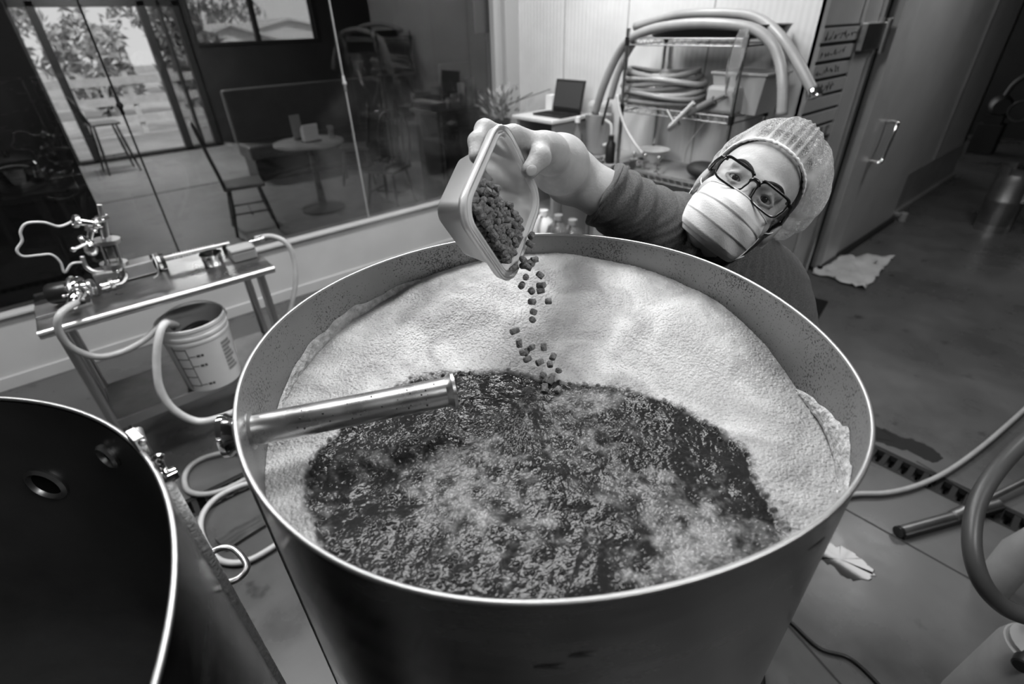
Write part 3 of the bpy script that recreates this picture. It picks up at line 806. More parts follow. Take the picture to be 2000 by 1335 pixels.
def wort_material():
    m = bpy.data.materials.new('wort_and_foam'); m.use_nodes = True; nt = m.node_tree; N = nt.nodes; L = nt.links
    b = N['Principled BSDF']
    at = N.new('ShaderNodeAttribute'); at.attribute_name = 'foam'
    tc = N.new('ShaderNodeTexCoord')
    vo = N.new('ShaderNodeTexVoronoi'); vo.inputs['Scale'].default_value = 300; vo.feature = 'SMOOTH_F1'; vo.inputs['Smoothness'].default_value = .25; L.new(tc.outputs['Object'], vo.inputs['Vector'])
    no = N.new('ShaderNodeTexNoise'); no.inputs['Scale'].default_value = 11; no.inputs['Detail'].default_value = 7; no.inputs['Distortion'].default_value = 1.2; L.new(tc.outputs['Object'], no.inputs[0])
    cr = N.new('ShaderNodeValToRGB'); cr.color_ramp.elements[0].position = .35; cr.color_ramp.elements[1].position = .7
    cr.color_ramp.elements[0].color = g3(.28); cr.color_ramp.elements[1].color = g3(.52); L.new(no.outputs[0], cr.inputs[0])
    mx = N.new('ShaderNodeMix'); mx.data_type = 'RGBA'; L.new(at.outputs['Fac'], mx.inputs[0])
    mx.inputs[6].default_value = g3(.018); L.new(cr.outputs[0], mx.inputs[7]); L.new(mx.outputs[2], b.inputs['Base Color'])
    mr = N.new('ShaderNodeMapRange'); L.new(at.outputs['Fac'], mr.inputs[0]); mr.inputs[3].default_value = .2; mr.inputs[4].default_value = .3
    L.new(mr.outputs[0], b.inputs['Roughness'])
    b.inputs['Specular IOR Level'].default_value = .2
    bp = N.new('ShaderNodeBump'); bp.inputs['Strength'].default_value = .5; bp.inputs['Distance'].default_value = .0012; bp.invert = True
    sm_ = N.new('ShaderNodeMath'); sm_.operation = 'MULTIPLY_ADD'; sm_.inputs[2].default_value = .22; L.new(at.outputs['Fac'], sm_.inputs[0]); sm_.inputs[1].default_value = .6; L.new(sm_.outputs[0], bp.inputs['Strength'])
    L.new(vo.outputs['Distance'], bp.inputs['Height']); L.new(bp.outputs[0], b.inputs['Normal'])
    return m


M_WORT = wort_material()
(VF, fa) = build_wort()
mk('wort', VF, M_WORT, smooth=True, attr={'foam': fa}, label='boiling dark wort ringed by pale bubbly foam inside the kettle', cat='wort', kind='stuff', origin=(KC[0], KC[1], ZL))


def crust(t0, t1, zlo, zhi, seed, name='foam_crust'):
    n, m = 120, 14
    t = np.radians(np.linspace(t0, t1, n)); P = np.zeros((m, n, 3))
    env = np.sin(np.linspace(0, math.pi, n)) ** .5
    lo = np.interp(np.linspace(0, 1, n), np.linspace(0, 1, len(zlo)), zlo); hi = np.interp(np.linspace(0, 1, n), np.linspace(0, 1, len(zhi)), zhi)
    hi = lo + (hi - lo) * env * (.75 + .5 * vnoise(np.linspace(0, 14, n), np.zeros(n), seed))
    for i in range(m):
        f = i / (m - 1); z = lo + (hi - lo) * f
        th = (.0035 * math.sin(math.pi * min(1, f * 1.0)) ** .5 + .0004) * (.5 + vnoise(np.linspace(0, 60, n), np.full(n, f * 9), seed + 1))
        r = KR(t) - th
        P[i] = np.stack([KC[0] + r * np.cos(t), KC[1] + r * np.sin(t), ZR + z], -1)
    V, F = sheet(P)
    mk(name, (V, F), gmat('dried_foam', .5, .6, var=.35, scale=90, bump=.6, bscale=160), kt, smooth=True, label='pale foam crust left on the kettle wall')


crust(84, 150, [-.06, -.085, -.1, -.112], [-.04, -.055, -.075, -.1], 5)
crust(-40, -84, [-.105, -.1, -.108, -.108], [-.085, -.062, -.055, -.06], 8)

# ------------------------------------------------------------------ mash tun in the foreground
TCx, TCy, TR = -.474, .457, .428
TO = (TCx, TCy, 0)
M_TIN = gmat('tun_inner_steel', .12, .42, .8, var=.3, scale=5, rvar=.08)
tn = root('mash_tun', (TCx, TCy, 0), 'dark empty steel mash tun in the near left corner', 'mash tun')
ZT = ZR; ZTB = ZT - .8
mk('outer_wall', lathe([(TR + .004, ZTB), (TR + .004, ZT - .3), (TR + .003, ZT - .002)], TO, n=128), M_KOUT, tn, smooth=True)
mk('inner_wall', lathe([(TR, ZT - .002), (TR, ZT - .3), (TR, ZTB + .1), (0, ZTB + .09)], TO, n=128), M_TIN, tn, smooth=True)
mk('bottom', lathe([(TR + .004, ZTB), (TR - .01, ZTB - .02), (0, ZTB - .03)], TO, n=128), M_KOUT, tn, smooth=True)
mk('rim', lathe([(TR + .003 + .0026 * math.cos(b), ZT + .0026 * math.sin(b)) for b in np.linspace(0, 2 * math.pi, 8, endpoint=False)], TO, n=160, close=True), MATS['rim_steel'], tn, smooth=True, label='rolled steel rim')
for k in range(4):
    a = math.radians(45 + 90 * k)
    mk('leg', cyl((TCx + .38 * math.cos(a), TCy + .38 * math.sin(a), 0), (TCx + .38 * math.cos(a), TCy + .38 * math.sin(a), ZTB), .03), STEEL, tn, smooth='auto')


def tun_pt(deg, z, r=TR):
    a = math.radians(deg); return np.array([TCx + r * math.cos(a), TCy + r * math.sin(a), ZT + z])


def radial(deg): a = math.radians(deg); return np.array([math.cos(a), math.sin(a), 0])


# port fittings inside
for deg, z, r in ((45.7, -.141, .021), (25.3, -.057, .013)):
    c = tun_pt(deg, z); n_ = -radial(deg)
    pt_ = mk('port', lathe([(r * 1.25, -.002), (r * 1.3, .004), (r * 1.05, .007), (r * .95, .004), (r * .9, -.0)], c, n_, n=28), STEEL_D, tn, smooth='auto', label='round threaded port in the tun wall')
    mk('port_bore', lathe([(r * .93, .0015), (r * .6, .001), (r * .5, .0012), (0, .0012)], c, n_, n=28), BLACKM, pt_)
# jacket seam, clamp, latch and handle on the outside
def seam_deg(): return 8.0


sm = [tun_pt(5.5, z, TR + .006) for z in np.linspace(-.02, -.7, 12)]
mk('jacket_seam', tube(sm, .0065, 8), gmat('seam_strip', .5, .5, .1, var=.3, scale=160, bump=.5, bscale=220), tn, smooth=True, label='pale strip down the outside')  # pale, nearly non-metal strip running down the tun's edge
c = tun_pt(6, -.018, TR + .010)
cl = mk('clamp', lathe([(.003, -.009), (.007, -.008), (.008, -.003), (.008, .003), (.007, .008), (.003, .009)], c, radial(6), n=20), CHROME, tn, smooth='auto', label='small shiny clamp by the rim')
mk('wing_nut', merge(cyl(c + [0, 0, .008], c + [0, 0, .026], .003, n=8), ball(c + [0, 0, .026], .006, 10, 6, (1, .5, .8))), CHROME, cl, smooth=True)
c2 = tun_pt(12, .004, TR + .006)
mk('latch', merge(box(c2 - [.005, .012, .012], c2 + [.005, .012, .012], rotm(0, 0, .2)), cyl(c2 + [.004, -.014, .006], c2 + [.004, .014, .006], .004, n=10)), STEEL_B, tn, bevel=.002)
hp = [tun_pt(7, -.2, TR), tun_pt(5.5, -.2, TR + .02), tun_pt(7, -.202, TR + .036), tun_pt(12, -.204, TR + .036), tun_pt(14, -.204, TR + .02), tun_pt(13, -.204, TR)]
mk('carry_handle', tube(hp, .0042, 8, 5), STEEL, tn, smooth=True)
gp = np.array([[TCx + r * math.cos(t), TCy + r * math.sin(t), ZTB + .115 + .012 * math.sin(9 * t + 30 * r) + .006 * RNG.normal()] for r in np.linspace(.01, TR - .006, 26) for t in np.linspace(0, 2 * math.pi, 90)]).reshape(26, 90, 3)
mk('spent_grain', sheet(gp), gmat('wet_grain', .09, .6, var=.6, scale=90, bump=.8, bscale=120), smooth=True, label='layer of dark wet grain on the bottom of the mash tun', cat='grain', kind='stuff')
# ------------------------------------------------------------------ work table, equipment, bucket and hoses on the left
TX0, TX1, TY0, TY1, TZ = -.33, .575, 2.475, 2.93, .88
M_TTOP = gmat('table_steel', .34, .3, 1., var=.45, scale=4, rvar=.12)
tb = root('work_table', ((TX0 + TX1) / 2, (TY0 + TY1) / 2, 0), 'stainless steel work table under the glass panes', 'table')
mk('table_top', box((TX0, TY0 + .015, TZ - .03), (TX1, TY1, TZ)), M_TTOP, tb, bevel=.004)
mk('front_edge', cyl((TX0, TY0 + .015, TZ - .016), (TX1, TY0 + .015, TZ - .016), .019, n=16), STEEL_B, tb, smooth='auto', label='rolled front edge')
for sx in (0, 1):
    for sy in (0, 1):
        x = TX0 + .06 if sx == 0 else TX1 - .06; y = TY0 + .06 if sy == 0 else TY1 - .05
        lg = mk('leg', cyl((x, y, .03), (x, y, TZ - .03), .02, n=16), STEEL, tb, smooth='auto')
        mk('foot', cyl((x, y, 0), (x, y, .04), .024, .018, n=14), BLACK, lg)
ZS = .36
mk('shelf', box((TX0 + .06, TY0 + .05, ZS - .03), (TX1 - .04, TY1 - .03, ZS)), gmat('shelf_steel', .2, .38, 1., var=.3, scale=5), tb, bevel=.004)
mk('shelf_lip', box((TX0 + .06, TY0 + .045, ZS - .045), (TX1 - .04, TY0 + .055, ZS + .004)), STEEL, tb, bevel=.002)

# bucket
BX, BY, BZ = .172, 2.585, ZS
bk = root('bucket', (BX, BY, BZ), 'white plastic bucket with a printed volume scale on the table shelf', 'bucket')
M_BUCK = gmat('bucket_plastic', .74, .42, var=.05, scale=5)
mk('body', lathe([(0, .003), (.118, .0), (.126, .006), (.142, .27), (.1455, .272), (.1455, .283), (.143, .285), (.1435, .298), (.1475, .3), (.1475, .312), (.144, .314), (.1445, .335), (.148, .338), (.148, .352), (.1405, .352), (.139, .3), (.122, .012), (0, .01)], (BX, BY, BZ), n=56), M_BUCK, bk, smooth='auto')
M_INK = gmat('bucket_ink', .07, .6)


def on_bucket(deg, h, off=.0012):
    a = math.radians(deg); r = .126 + (.142 - .126) * (h - .006) / .264 + off
    return np.array([BX + r * math.cos(a), BY + r * math.sin(a), BZ + h])


def patch(d0, d1, h0, h1, n=8):
    P = np.array([[on_bucket(d, h) for d in np.linspace(d0, d1, n)] for h in (h0, h1)])
    return sheet(P)


fd = math.degrees(math.atan2(-BY, -BX))     # direction facing the viewer
W = [patch(fd - 30, fd - 28.6, .04, .255)]
for k in range(5): W.append(patch(fd - 52, fd - 28.6, .04 + k * .0525, .0445 + k * .0525))
for k in (0, 2, 3):
    h = .045 + k * .055
    W.append(patch(fd - 28, fd - 17, h, h + .004)); W.append(patch(fd - 15, fd - 9, h - .004, h + .008)); W.append(patch(fd - 7.5, fd - 3, h - .004, h + .008))
W.append(patch(fd - 54, fd - 52, .02, .27))
mk('volume_scale', merge(*W), M_INK, bk, label='printed volume scale')
W = []
for k in range(8):
    W.append(patch(fd + 33, fd + 58 - (k % 3) * 4, .075 + k * .021, .091 + k * .021))
mk('printed_label', merge(*W), gmat('label_ink', .28, .6), bk, label='grey printed label panel')
ah = np.linspace(0, math.pi, 20)
mk('bail_handle', tube([(BX - .15 * math.cos(t), BY - .02 - .06 * math.sin(t), BZ + .32 + .15 * math.sin(t) * .9) for t in ah], .0025, 6), STEEL, bk, smooth=True)
mk('bucket_hose_coil', merge(*[tube([(BX + (.1 - .008 * k) * math.cos(t), BY + .01 + (.1 - .008 * k) * math.sin(t), BZ + .17 + .03 * k + .008 * math.sin(t * 2)) for t in np.linspace(0, 2 * math.pi, 40, endpoint=False)], .016, 10, closed=True) for k in range(4)]), gmat('hose_dark_grey', .08, .4), smooth=True, label='dark hose coiled inside the white bucket', cat='hose')

# hoses: table pump to bucket, bucket to floor
mk('drain_hose', tube([A(150, 590, y=2.52), A(118, 612, y=2.44), A(113, 640, y=2.43), A(135, 675, y=2.44), A(185, 696, y=2.45), A(235, 688, y=2.46), A(280, 665, y=2.47), A(308, 640, y=2.48), A(325, 627, y=2.51), A(340, 640, y=2.56)], .0135, 12, 6), HOSE, smooth=True, label='translucent hose looping from the table pump down into the bucket', cat='hose')
mk('transfer_hose', tube([A(345, 635, y=2.55), A(322, 632, y=2.46), A(310, 660, y=2.42), A(306, 710, y=2.40), A(313, 760, y=2.38), A(340, 800, y=2.36), A(385, 822, y=2.34), A(430, 815, y=2.3), A(480, 795, y=2.25)], .0165, 12, 6), HOSE_L, smooth=True, label='thick pale hose hanging over the bucket rim toward the kettle', cat='hose')
mk('supply_hose', tube([A(498, 466, y=2.83), A(530, 461, y=2.8), A(560, 475, y=2.76), A(575, 510, y=2.74), A(577, 555, y=2.72), A(568, 600, y=2.7), A(556, 640, y=2.68)], .0135, 12, 6), HOSE, smooth=True, label='grey hose dropping from the right end of the work table', cat='hose')


# plate of pump and pipe fittings
def clamp_ring(c, axis, r, parent, name='clamp'):
    c = np.asarray(c, float); u, v, w = frame_axes(axis)
    o = mk(name, lathe([(r * .8, -.009), (r * 1.12, -.008), (r * 1.2, 0), (r * 1.12, .008), (r * .8, .009)], c, axis, n=20), STEEL_B, parent, smooth='auto')
    mk('wing_nut', merge(cyl(c + u * r * 1.1, c + u * (r * 1.1 + .02), .0035, n=8), ball(c + u * (r * 1.1 + .022), .008, 8, 6, (1, .5, .7))), CHROME, o, smooth=True)
    return o


pc = A(152, 572, z=.93)
pp_ = root('transfer_pump', (pc[0], pc[1], TZ), 'stainless transfer pump at the left end of the work table', 'pump')
axp = np.array([-.94, .3, 0]); axp /= np.linalg.norm(axp)
mk('pump_head', lathe([(0, -.05), (.03, -.05), (.034, -.046), (.034, -.03), (.05, -.028), (.055, -.02), (.055, .0), (.05, .008), (.036, .012), (.036, .02), (0, .02)], pc + [0, 0, .015], axp, n=28), CHROME, pp_, smooth='auto')
mk('motor', lathe([(.0, .02), (.04, .02), (.043, .026), (.043, .085), (.038, .095), (0, .097)], pc + [0, 0, .015], axp, n=24), BLACK, pp_, smooth='auto')
mk('motor_base', box(pc + [-.16, -.05, -.05], pc + [.03, .08, -.036]), STEEL_D, pp_, bevel=.003)
mk('inlet_elbow', tube([pc + [.01, -.01, .02], pc + [.0, -.06, .02], pc + [-.02, -.085, .005], pc + [-.035, -.09, -.02]], .02, 14, 5), CHROME, pp_, smooth=True)
clamp_ring(pc + [.005, -.05, .02], (0, 1, 0), .024, pp_)
clamp_ring(pc - axp * .055 + [0, 0, .015], axp, .03, pp_)
clamp_ring(pc + axp * .002 + [0, 0, .015], axp, .05, pp_)
eb = A(236, 548, z=.935)
asm = root('pipe_assembly', (eb[0], eb[1], TZ), 'steel pipe assembly with sight glass and valve standing on the work table', 'pipe assembly')
e0 = A(195, 560, z=.935); yv = eb[1]
vt = A(199, 425, y=yv); s0 = A(223, 515, y=yv); s1 = A(208, 470, y=yv)
mk('elbow_pipe', tube([e0, e0 + (eb - e0) * .75, eb, A(241, 535, y=yv), s0], .017, 14, 6), CHROME, asm, smooth=True)
clamp_ring(e0 + (eb - e0) * .55, eb - e0, .02, asm)
mk('riser_pipe', cyl(s1, vt, .0165, n=18), CHROME, asm, smooth='auto')
sg = mk('sight_glass', cyl(s0, s1, .017, n=18), CLEAR, asm, smooth='auto')
axs = (s1 - s0) / np.linalg.norm(s1 - s0); us, vs, _ = frame_axes(axs)
for k in range(4):
    o_ = .036 * (us * math.cos(math.pi / 4 + k * math.pi / 2) + vs * math.sin(math.pi / 4 + k * math.pi / 2))
    mk('tie_rod', cyl(s0 + o_, s1 + o_, .005, n=8), CHROME, sg, smooth='auto')
for c_ in (s0, s1): mk('flange', lathe([(.015, -.008), (.05, -.008), (.05, .008), (.015, .008)], c_, axs, n=20), STEEL, sg, smooth='auto')
clamp_ring(vt, (0, 0, 1), .02, asm)
mk('stub_pipe', cyl(vt, vt + (vt - s1) * .55, .009, n=12), STEEL_B, asm, smooth='auto')
th0 = A(205, 440, y=yv); th1 = A(148, 432, y=yv - .02)
mk('cross_pipe', cyl(th0, th1, .0145, n=16), CHROME, asm, smooth='auto')
clamp_ring(th0 + (th1 - th0) * .35, th1 - th0, .019, asm); clamp_ring(th1, th1 - th0, .022, asm)
v0 = A(178, 448, y=yv - .01); v1 = A(172, 482, y=yv - .02)
mk('valve_body', merge(cyl(v0, v1, .012, n=12), ball(A(176, 483, y=yv - .02), .032, 16, 10, (.8, 1, 1.15))), CHROME, asm, smooth='auto')
mk('valve_lever', merge(cyl(A(170, 475, y=yv - .05), A(143, 487, y=yv - .06), .006, n=8), ball(A(143, 487, y=yv - .06), .01, 8, 6)), STEEL_B, asm, smooth='auto')
clamp_ring(v0, v1 - v0, .018, asm); clamp_ring(A(164, 470, y=yv - .03), (1, -.2, .3), .02, asm)
mk('side_hose', tube([A(160, 500, y=yv - .03), A(168, 520, y=yv - .04), A(185, 531, y=yv - .05), A(205, 530, y=yv - .03), A(225, 528, y=yv)], .009, 10, 5), STEEL_B, asm, smooth=True)
clamp_ring(s0 - axs * .02, axs, .022, asm)
mk('sample_tube', tube([A(140, 433, y=yv - .02), A(115, 442, y=yv - .05), A(85, 434, y=yv - .06), A(52, 436, y=yv - .06), A(40, 452, y=yv - .06), A(43, 470, y=yv - .06), A(33, 488, y=yv - .06), A(45, 500, y=yv - .06), A(75, 498, y=yv - .06), A(100, 497, y=yv - .06), A(118, 512, y=yv - .06), A(126, 532, y=yv - .06), A(140, 515, y=yv - .06), A(160, 512, y=yv - .05)], .0048, 8, 6), HOSE_L, smooth=True, label='thin pale tube looping out from the pipe assembly', cat='tube')
# plate chiller box behind, motor block, threaded rod, cup, grey box
c = A(272, 540, z=.885)
ch = root('plate_chiller', (c[0], c[1], TZ), 'brushed steel plate chiller block lying behind the pipe assembly', 'chiller')
R = rotm(0, 0, .02)
mk('block', box(c + [-.16, -.005, 0], c + [.075, .08, .062], R), STEEL, ch, bevel=.004)
for k in range(6): mk('plate', box(c + [-.16, -.009, .006 + k * .009], c + [.07, -.004, .011 + k * .009], R), STEEL_D, ch)
mk('end_cap', lathe([(0, 0), (.036, 0), (.038, .004), (.038, .05), (0, .052)], c + [.073, .03, .036], (1, 0, 0), n=20), BLACK, ch, smooth='auto')
mk('band_clamp', lathe([(.039, .02), (.041, .02), (.041, .032), (.039, .032)], c + [.073, .03, .036], (1, 0, 0), n=20, close=True), STEEL_B, ch)
r0 = A(288, 511, z=.925); r1 = A(448, 474, z=.925)
rd = root('temperature_probe', (r0[0], r0[1], TZ), 'long thin threaded steel probe lying along the work table', 'probe')
mk('shaft', cyl(r0, r1, .0085, n=12), STEEL_B, rd, smooth='auto')
for k in range(16): mk('collar', cyl(r0 + (r1 - r0) * (.3 + k * .033), r0 + (r1 - r0) * (.315 + k * .033), .0125, n=10), STEEL_B, rd, smooth='auto')
mk('rest', merge(box(r0 + [.02, -.01, -.045], r0 + [.04, .01, -.008]), box(r1 - [.04, .01, .045], r1 - [.02, -.01, .008])), BLACK, rd)
mk('wire', tube([A(300, 508, z=.94), A(298, 497, z=.97), A(306, 515, z=.95), A(309, 535, z=.9), A(300, 543, z=.888)], .003, 6, 5), HOSE_L, rd, smooth=True)
c = A(418, 515, z=TZ)
mk('steel_cup', lathe([(0, 0), (.04, 0), (.043, .004), (.046, .05), (.05, .053), (.05, .057), (.043, .055), (.04, .006), (0, .005)], c, n=28), CHROME, smooth='auto', label='small shiny steel cup on the work table', cat='cup')
c = A(478, 505, z=TZ)
gb = root('control_box', (c[0], c[1], TZ), 'grey plastic control box at the right end of the work table', 'box')
mk('case', box(c + [-.055, -.03, 0], c + [.055, .06, .045]), GREYP, gb, bevel=.006)
mk('lid', box(c + [-.057, -.032, .045], c + [.057, .062, .062]), GREYP, gb, bevel=.006)
h0 = A(487, 472, z=.935); h1 = A(512, 466, z=.935)
tf = root('hose_barb', (h0[0], h0[1], TZ), 'shiny hose barb fitting at the back right of the work table', 'fitting')
mk('barb', cyl(h0, h1, .009, n=12), CHROME, tf, smooth='auto')
clamp_ring(h1, h1 - h0, .014, tf)
mk('support', box(h0 + [-.005, -.01, -.055], h0 + [.015, .01, -.008]), STEEL, tf)

# loops of hose and a grating board on the floor between the vessels
lp = [A(485, 880, z=.02), A(430, 885, z=.018), A(385, 900, z=.018), A(362, 925, z=.018), A(365, 955, z=.018), A(395, 965, z=.018), A(440, 955, z=.018), A(500, 925, z=.02)]
mk('floor_hose', tube(lp, .0125, 10, 6), HOSE, smooth=True, label='pale hose looped on the floor beside the drain between the vessels', cat='hose')
lp = [A(520, 935, z=.03), A(470, 948, z=.03), A(425, 970, z=.03), A(398, 1000, z=.03), A(392, 1035, z=.02), A(410, 1075, z=.02), A(440, 1097, z=.02), A(490, 1092, z=.02), A(560, 1050, z=.02), A(620, 1010, z=.02)]
mk('floor_hose', tube(lp, .0125, 10, 6), HOSE_L, smooth=True, label='white hose curving over the drain toward the bottom left', cat='hose')
pl = [A(418, 1050, z=.02), A(525, 995, z=.02), A(530, 1015, z=.02), A(440, 1072, z=.02)]
V = np.array([p - [0, 0, .02] for p in pl] + pl)
mk('floor_board', (V, [(3, 2, 1, 0), (4, 5, 6, 7), (0, 1, 5, 4), (1, 2, 6, 5), (2, 3, 7, 6), (3, 0, 4, 7)]), gmat('wet_board', .06, .4, var=.6, scale=12, stretch=(1, 6, 1)), bevel=.003, label='dark wet board lying on the floor between the vessels', cat='board')

# ------------------------------------------------------------------ floor things on the right
lp = [A(1600, 985, z=.02), A(1665, 965, z=.02), A(1730, 962, z=.02), A(1790, 948, z=.02), A(1850, 920, z=.02), A(1920, 870, z=.02), A(2000, 800, z=.02), A(2080, 725, z=.02)]
mk('floor_hose', tube(lp, .0115, 10, 6), HOSE, smooth=True, label='long grey hose running across the floor to the right edge', cat='hose')
s0, s1 = A(1758, 1037, z=.025), A(1950, 984, z=.025); e = (s1 - s0) / np.linalg.norm(s1 - s0); nn = np.array([-e[1], e[0], 0])
sq = root('squeegee', tuple((s0 + s1) / 2 * [1, 1, 0]), 'floor squeegee lying across the drain grate', 'squeegee')
mk('head', cyl(s0, s1, .022, n=12), STEEL_D, sq, smooth='auto')
mk('blade', box((0, -.003, -.02), (np.linalg.norm(s1 - s0), .003, .02)) if False else (np.array([s0 - nn * .02 + [0, 0, -.02], s1 - nn * .02 + [0, 0, -.02], s1 - nn * .02 + [0, 0, .01], s0 - nn * .02 + [0, 0, .01], s0 - nn * .028 + [0, 0, -.02], s1 - nn * .028 + [0, 0, -.02], s1 - nn * .028 + [0, 0, .01], s0 - nn * .028 + [0, 0, .01]]), [(0, 1, 2, 3), (7, 6, 5, 4), (0, 4, 5, 1), (1, 5, 6, 2), (2, 6, 7, 3), (3, 7, 4, 0)]), BLACK, sq)
mk('end_plug', cyl(s0 - e * .012, s0 + e * .004, .0235, n=12), BLACK, sq, smooth='auto')
mk('socket', cyl(A(1862, 1008, z=.03), A(1885, 997, z=.04), .026, n=12), STEEL_D, sq, smooth='auto')
mk('pole', cyl(A(1868, 1005, z=.032), A(2090, 895, z=.06), .014, n=10), STEEL_D, sq, smooth='auto')
mk('power_cord', merge(tube([A(1500, 1180, z=.008), A(1545, 1215, z=.008), A(1600, 1265, z=.008), A(1660, 1285, z=.008), A(1715, 1335, z=.008), A(1760, 1390, z=.008)], .006, 8, 6)), BLACK, smooth=True, label='black power cord on the floor to the right of the kettle', cat='cord')
mk('power_cord', tube([A(1440, 1240, z=.012), A(1475, 1290, z=.012), A(1488, 1335, z=.012), A(1470, 1400, z=.012)], .012, 8, 6), BLACK, smooth=True, label='short thick black cable at the foot of the kettle', cat='cord')
mk('suction_hose', tube([A(2060, 815, d=1.42), A(2000, 862, d=1.36), A(1945, 920, d=1.3), A(1908, 985, d=1.26), A(1898, 1060, d=1.22), A(1915, 1130, d=1.2), A(1955, 1180, d=1.2), A(2010, 1205, d=1.2), A(2080, 1215, d=1.22)], .020, 14, 6), gmat('grey_suction_hose', .06, .4, var=.15, scale=8), smooth=True, label='thick grey suction hose looping in from the right edge', cat='hose')
M_SHADEDW = gmat('shaded_white', .3, .5, var=.15, scale=6)  # white plastic greyed, with the light falloff at the right put into its colour
cn = A(1990, 1300, d=1.42); b_ = np.array([cn[0], cn[1], 0])
ca = root('filter_housing', (cn[0], cn[1], 0), 'white filter housing standing at the lower right corner', 'filter')
zt = A(1978, 1222, d=1.42)[2]
mk('canister', lathe([(0, 0), (.085, 0), (.09, .02), (.078, zt - .03), (.07, zt), (0, zt)], b_, n=32), M_SHADEDW, ca, smooth='auto')
mk('head', lathe([(0, zt), (.06, zt), (.062, zt + .015), (.03, zt + .03), (.03, zt + .1), (0, zt + .1)], b_, n=24), M_SHADEDW, ca, smooth='auto')
mk('port_fitting', lathe([(0, 0), (.018, 0), (.022, .004), (.022, .03), (.014, .034), (.014, .06)], b_ + [-.1, .02, zt + .01], (1, -.1, 0), n=16), BLACK, ca, smooth='auto')
mk('lever', tube([b_ + [-.05, -.06, zt - .09], b_ + [-.09, -.09, zt - .1], b_ + [-.02, -.13, zt - .12]], .014, 8, 4), GREYP, ca, smooth=True)
cn2 = A(1995, 1080, d=1.75)
mk('white_canister', lathe([(0, 0), (.05, 0), (.055, .02), (.055, cn2[2] - .02), (.03, cn2[2] + .08), (0, cn2[2] + .08)], (cn2[0] + .03, cn2[1], 0), n=24), M_SHADEDW, smooth='auto', label='slim white canister behind the grey suction hose', cat='canister')
def puddle(px, label):
    P = np.array([A(*q, z=.0) for q in px]); P = spline(P, 6, True); P[:, 2] = .0025; c = P.mean(0); n = len(P)
    P += np.stack([RNG.normal(size=n) * .006, RNG.normal(size=n) * .006, np.zeros(n)], -1)
    O = c + (P - c) * 1.03; O[:, 2] = 0.0005
    F = [(i, (i + 1) % n, 2 * n) for i in range(n)] + [(n + i, n + (i + 1) % n, (i + 1) % n, i) for i in range(n)]
    mk('puddle', (np.concatenate([P, O, [c]]), F), gmat('standing_water', .03, .04, spec=.18), label=label, cat='puddle')


puddle([(1585, 1050), (1625, 1062), (1665, 1082), (1700, 1108), (1698, 1130), (1655, 1126), (1615, 1098), (1580, 1080)], 'small bright puddle on the floor beside the kettle')
puddle([(1700, 830), (1740, 845), (1800, 865), (1835, 890), (1820, 900), (1770, 880), (1715, 862), (1690, 850)], 'long wet streak on the floor above the drain grate')
# crumpled pale sheet and dark mat near the cooler door
ps = [(1590, 500), (1742, 508), (1715, 520), (1692, 566), (1640, 552), (1595, 530)]
n = 16
q00, q10, q11, q01 = A(1585, 500, z=0), A(1745, 505, z=0), A(1690, 568, z=0), A(1590, 535, z=0)
P = np.array([[(q00 * (1 - u) + q10 * u) * (1 - v) + (q01 * (1 - u) + q11 * u) * v for u in np.linspace(0, 1, n)] for v in np.linspace(0, 1, n)])
P[..., 2] = .006 + .03 * np.abs(RNG.normal(size=(n, n))) * .5; P[..., :2] += RNG.normal(size=(n, n, 2)) * .012
so_ = mk('floor_cloth', sheet(P), gmat('pale_cloth', .5, .7, var=.15, scale=5), smooth=True, label='crumpled pale cloth on the floor in front of the cooler door', cat='cloth')
m_ = so_.modifiers.new('solidify', 'SOLIDIFY'); m_.thickness = .004
q = [A(1555, 575, z=.0), A(1617, 590, z=0), A(1588, 640, z=0), A(1530, 620, z=0)]
V = np.array([p + [0, 0, .001] for p in q] + [p + [0, 0, .012] for p in q])
mk('rubber_mat', (V, [(0, 1, 2, 3), (7, 6, 5, 4), (0, 4, 5, 1), (1, 5, 6, 2), (2, 6, 7, 3), (3, 7, 4, 0)]), BLACKM, bevel=.003, label='small black rubber mat on the floor behind the person', cat='mat')

# kegs
M_KEG = gmat('keg_steel', .42, .35, 1., var=.2, scale=6)
def keg(x, y, label):
    r = root('keg', (x, y, 0), label, 'keg', 'steel kegs on the far floor')
    mk('body', lathe([(0, .03), (.12, .03), (.14, .05), (.145, .1), (.145, .27), (.15, .28), (.15, .3), (.145, .31), (.145, .48), (.135, .53), (.08, .57), (0, .575)], (x, y, 0), n=32), M_KEG, r, smooth='auto')
    mk('base_ring', lathe([(.135, 0), (.142, 0), (.142, .07), (.135, .07)], (x, y, 0), n=32, close=True), STEEL_B, r, smooth='auto')
    for k in range(2):
        mk('handle_ring', lathe([(.128, .52), (.142, .52), (.142, .6), (.128, .6)], (x, y, 0), n=24, arc=(k * math.pi + .35, k * math.pi + 2.8), close=True), M_KEG, r, smooth='auto')
    mk('valve', lathe([(0, .575), (.03, .575), (.03, .6), (0, .605)], (x, y, 0), n=16), BLACK, r, smooth='auto')
k1 = A(1930, 452, z=0); k2 = A(1985, 462, z=0)
keg(k1[0] + .1, k1[1], 'left steel keg of the pair on the dark floor'); keg(k2[0] + .2, k2[1] - .16, 'right steel keg cut by the picture edge')
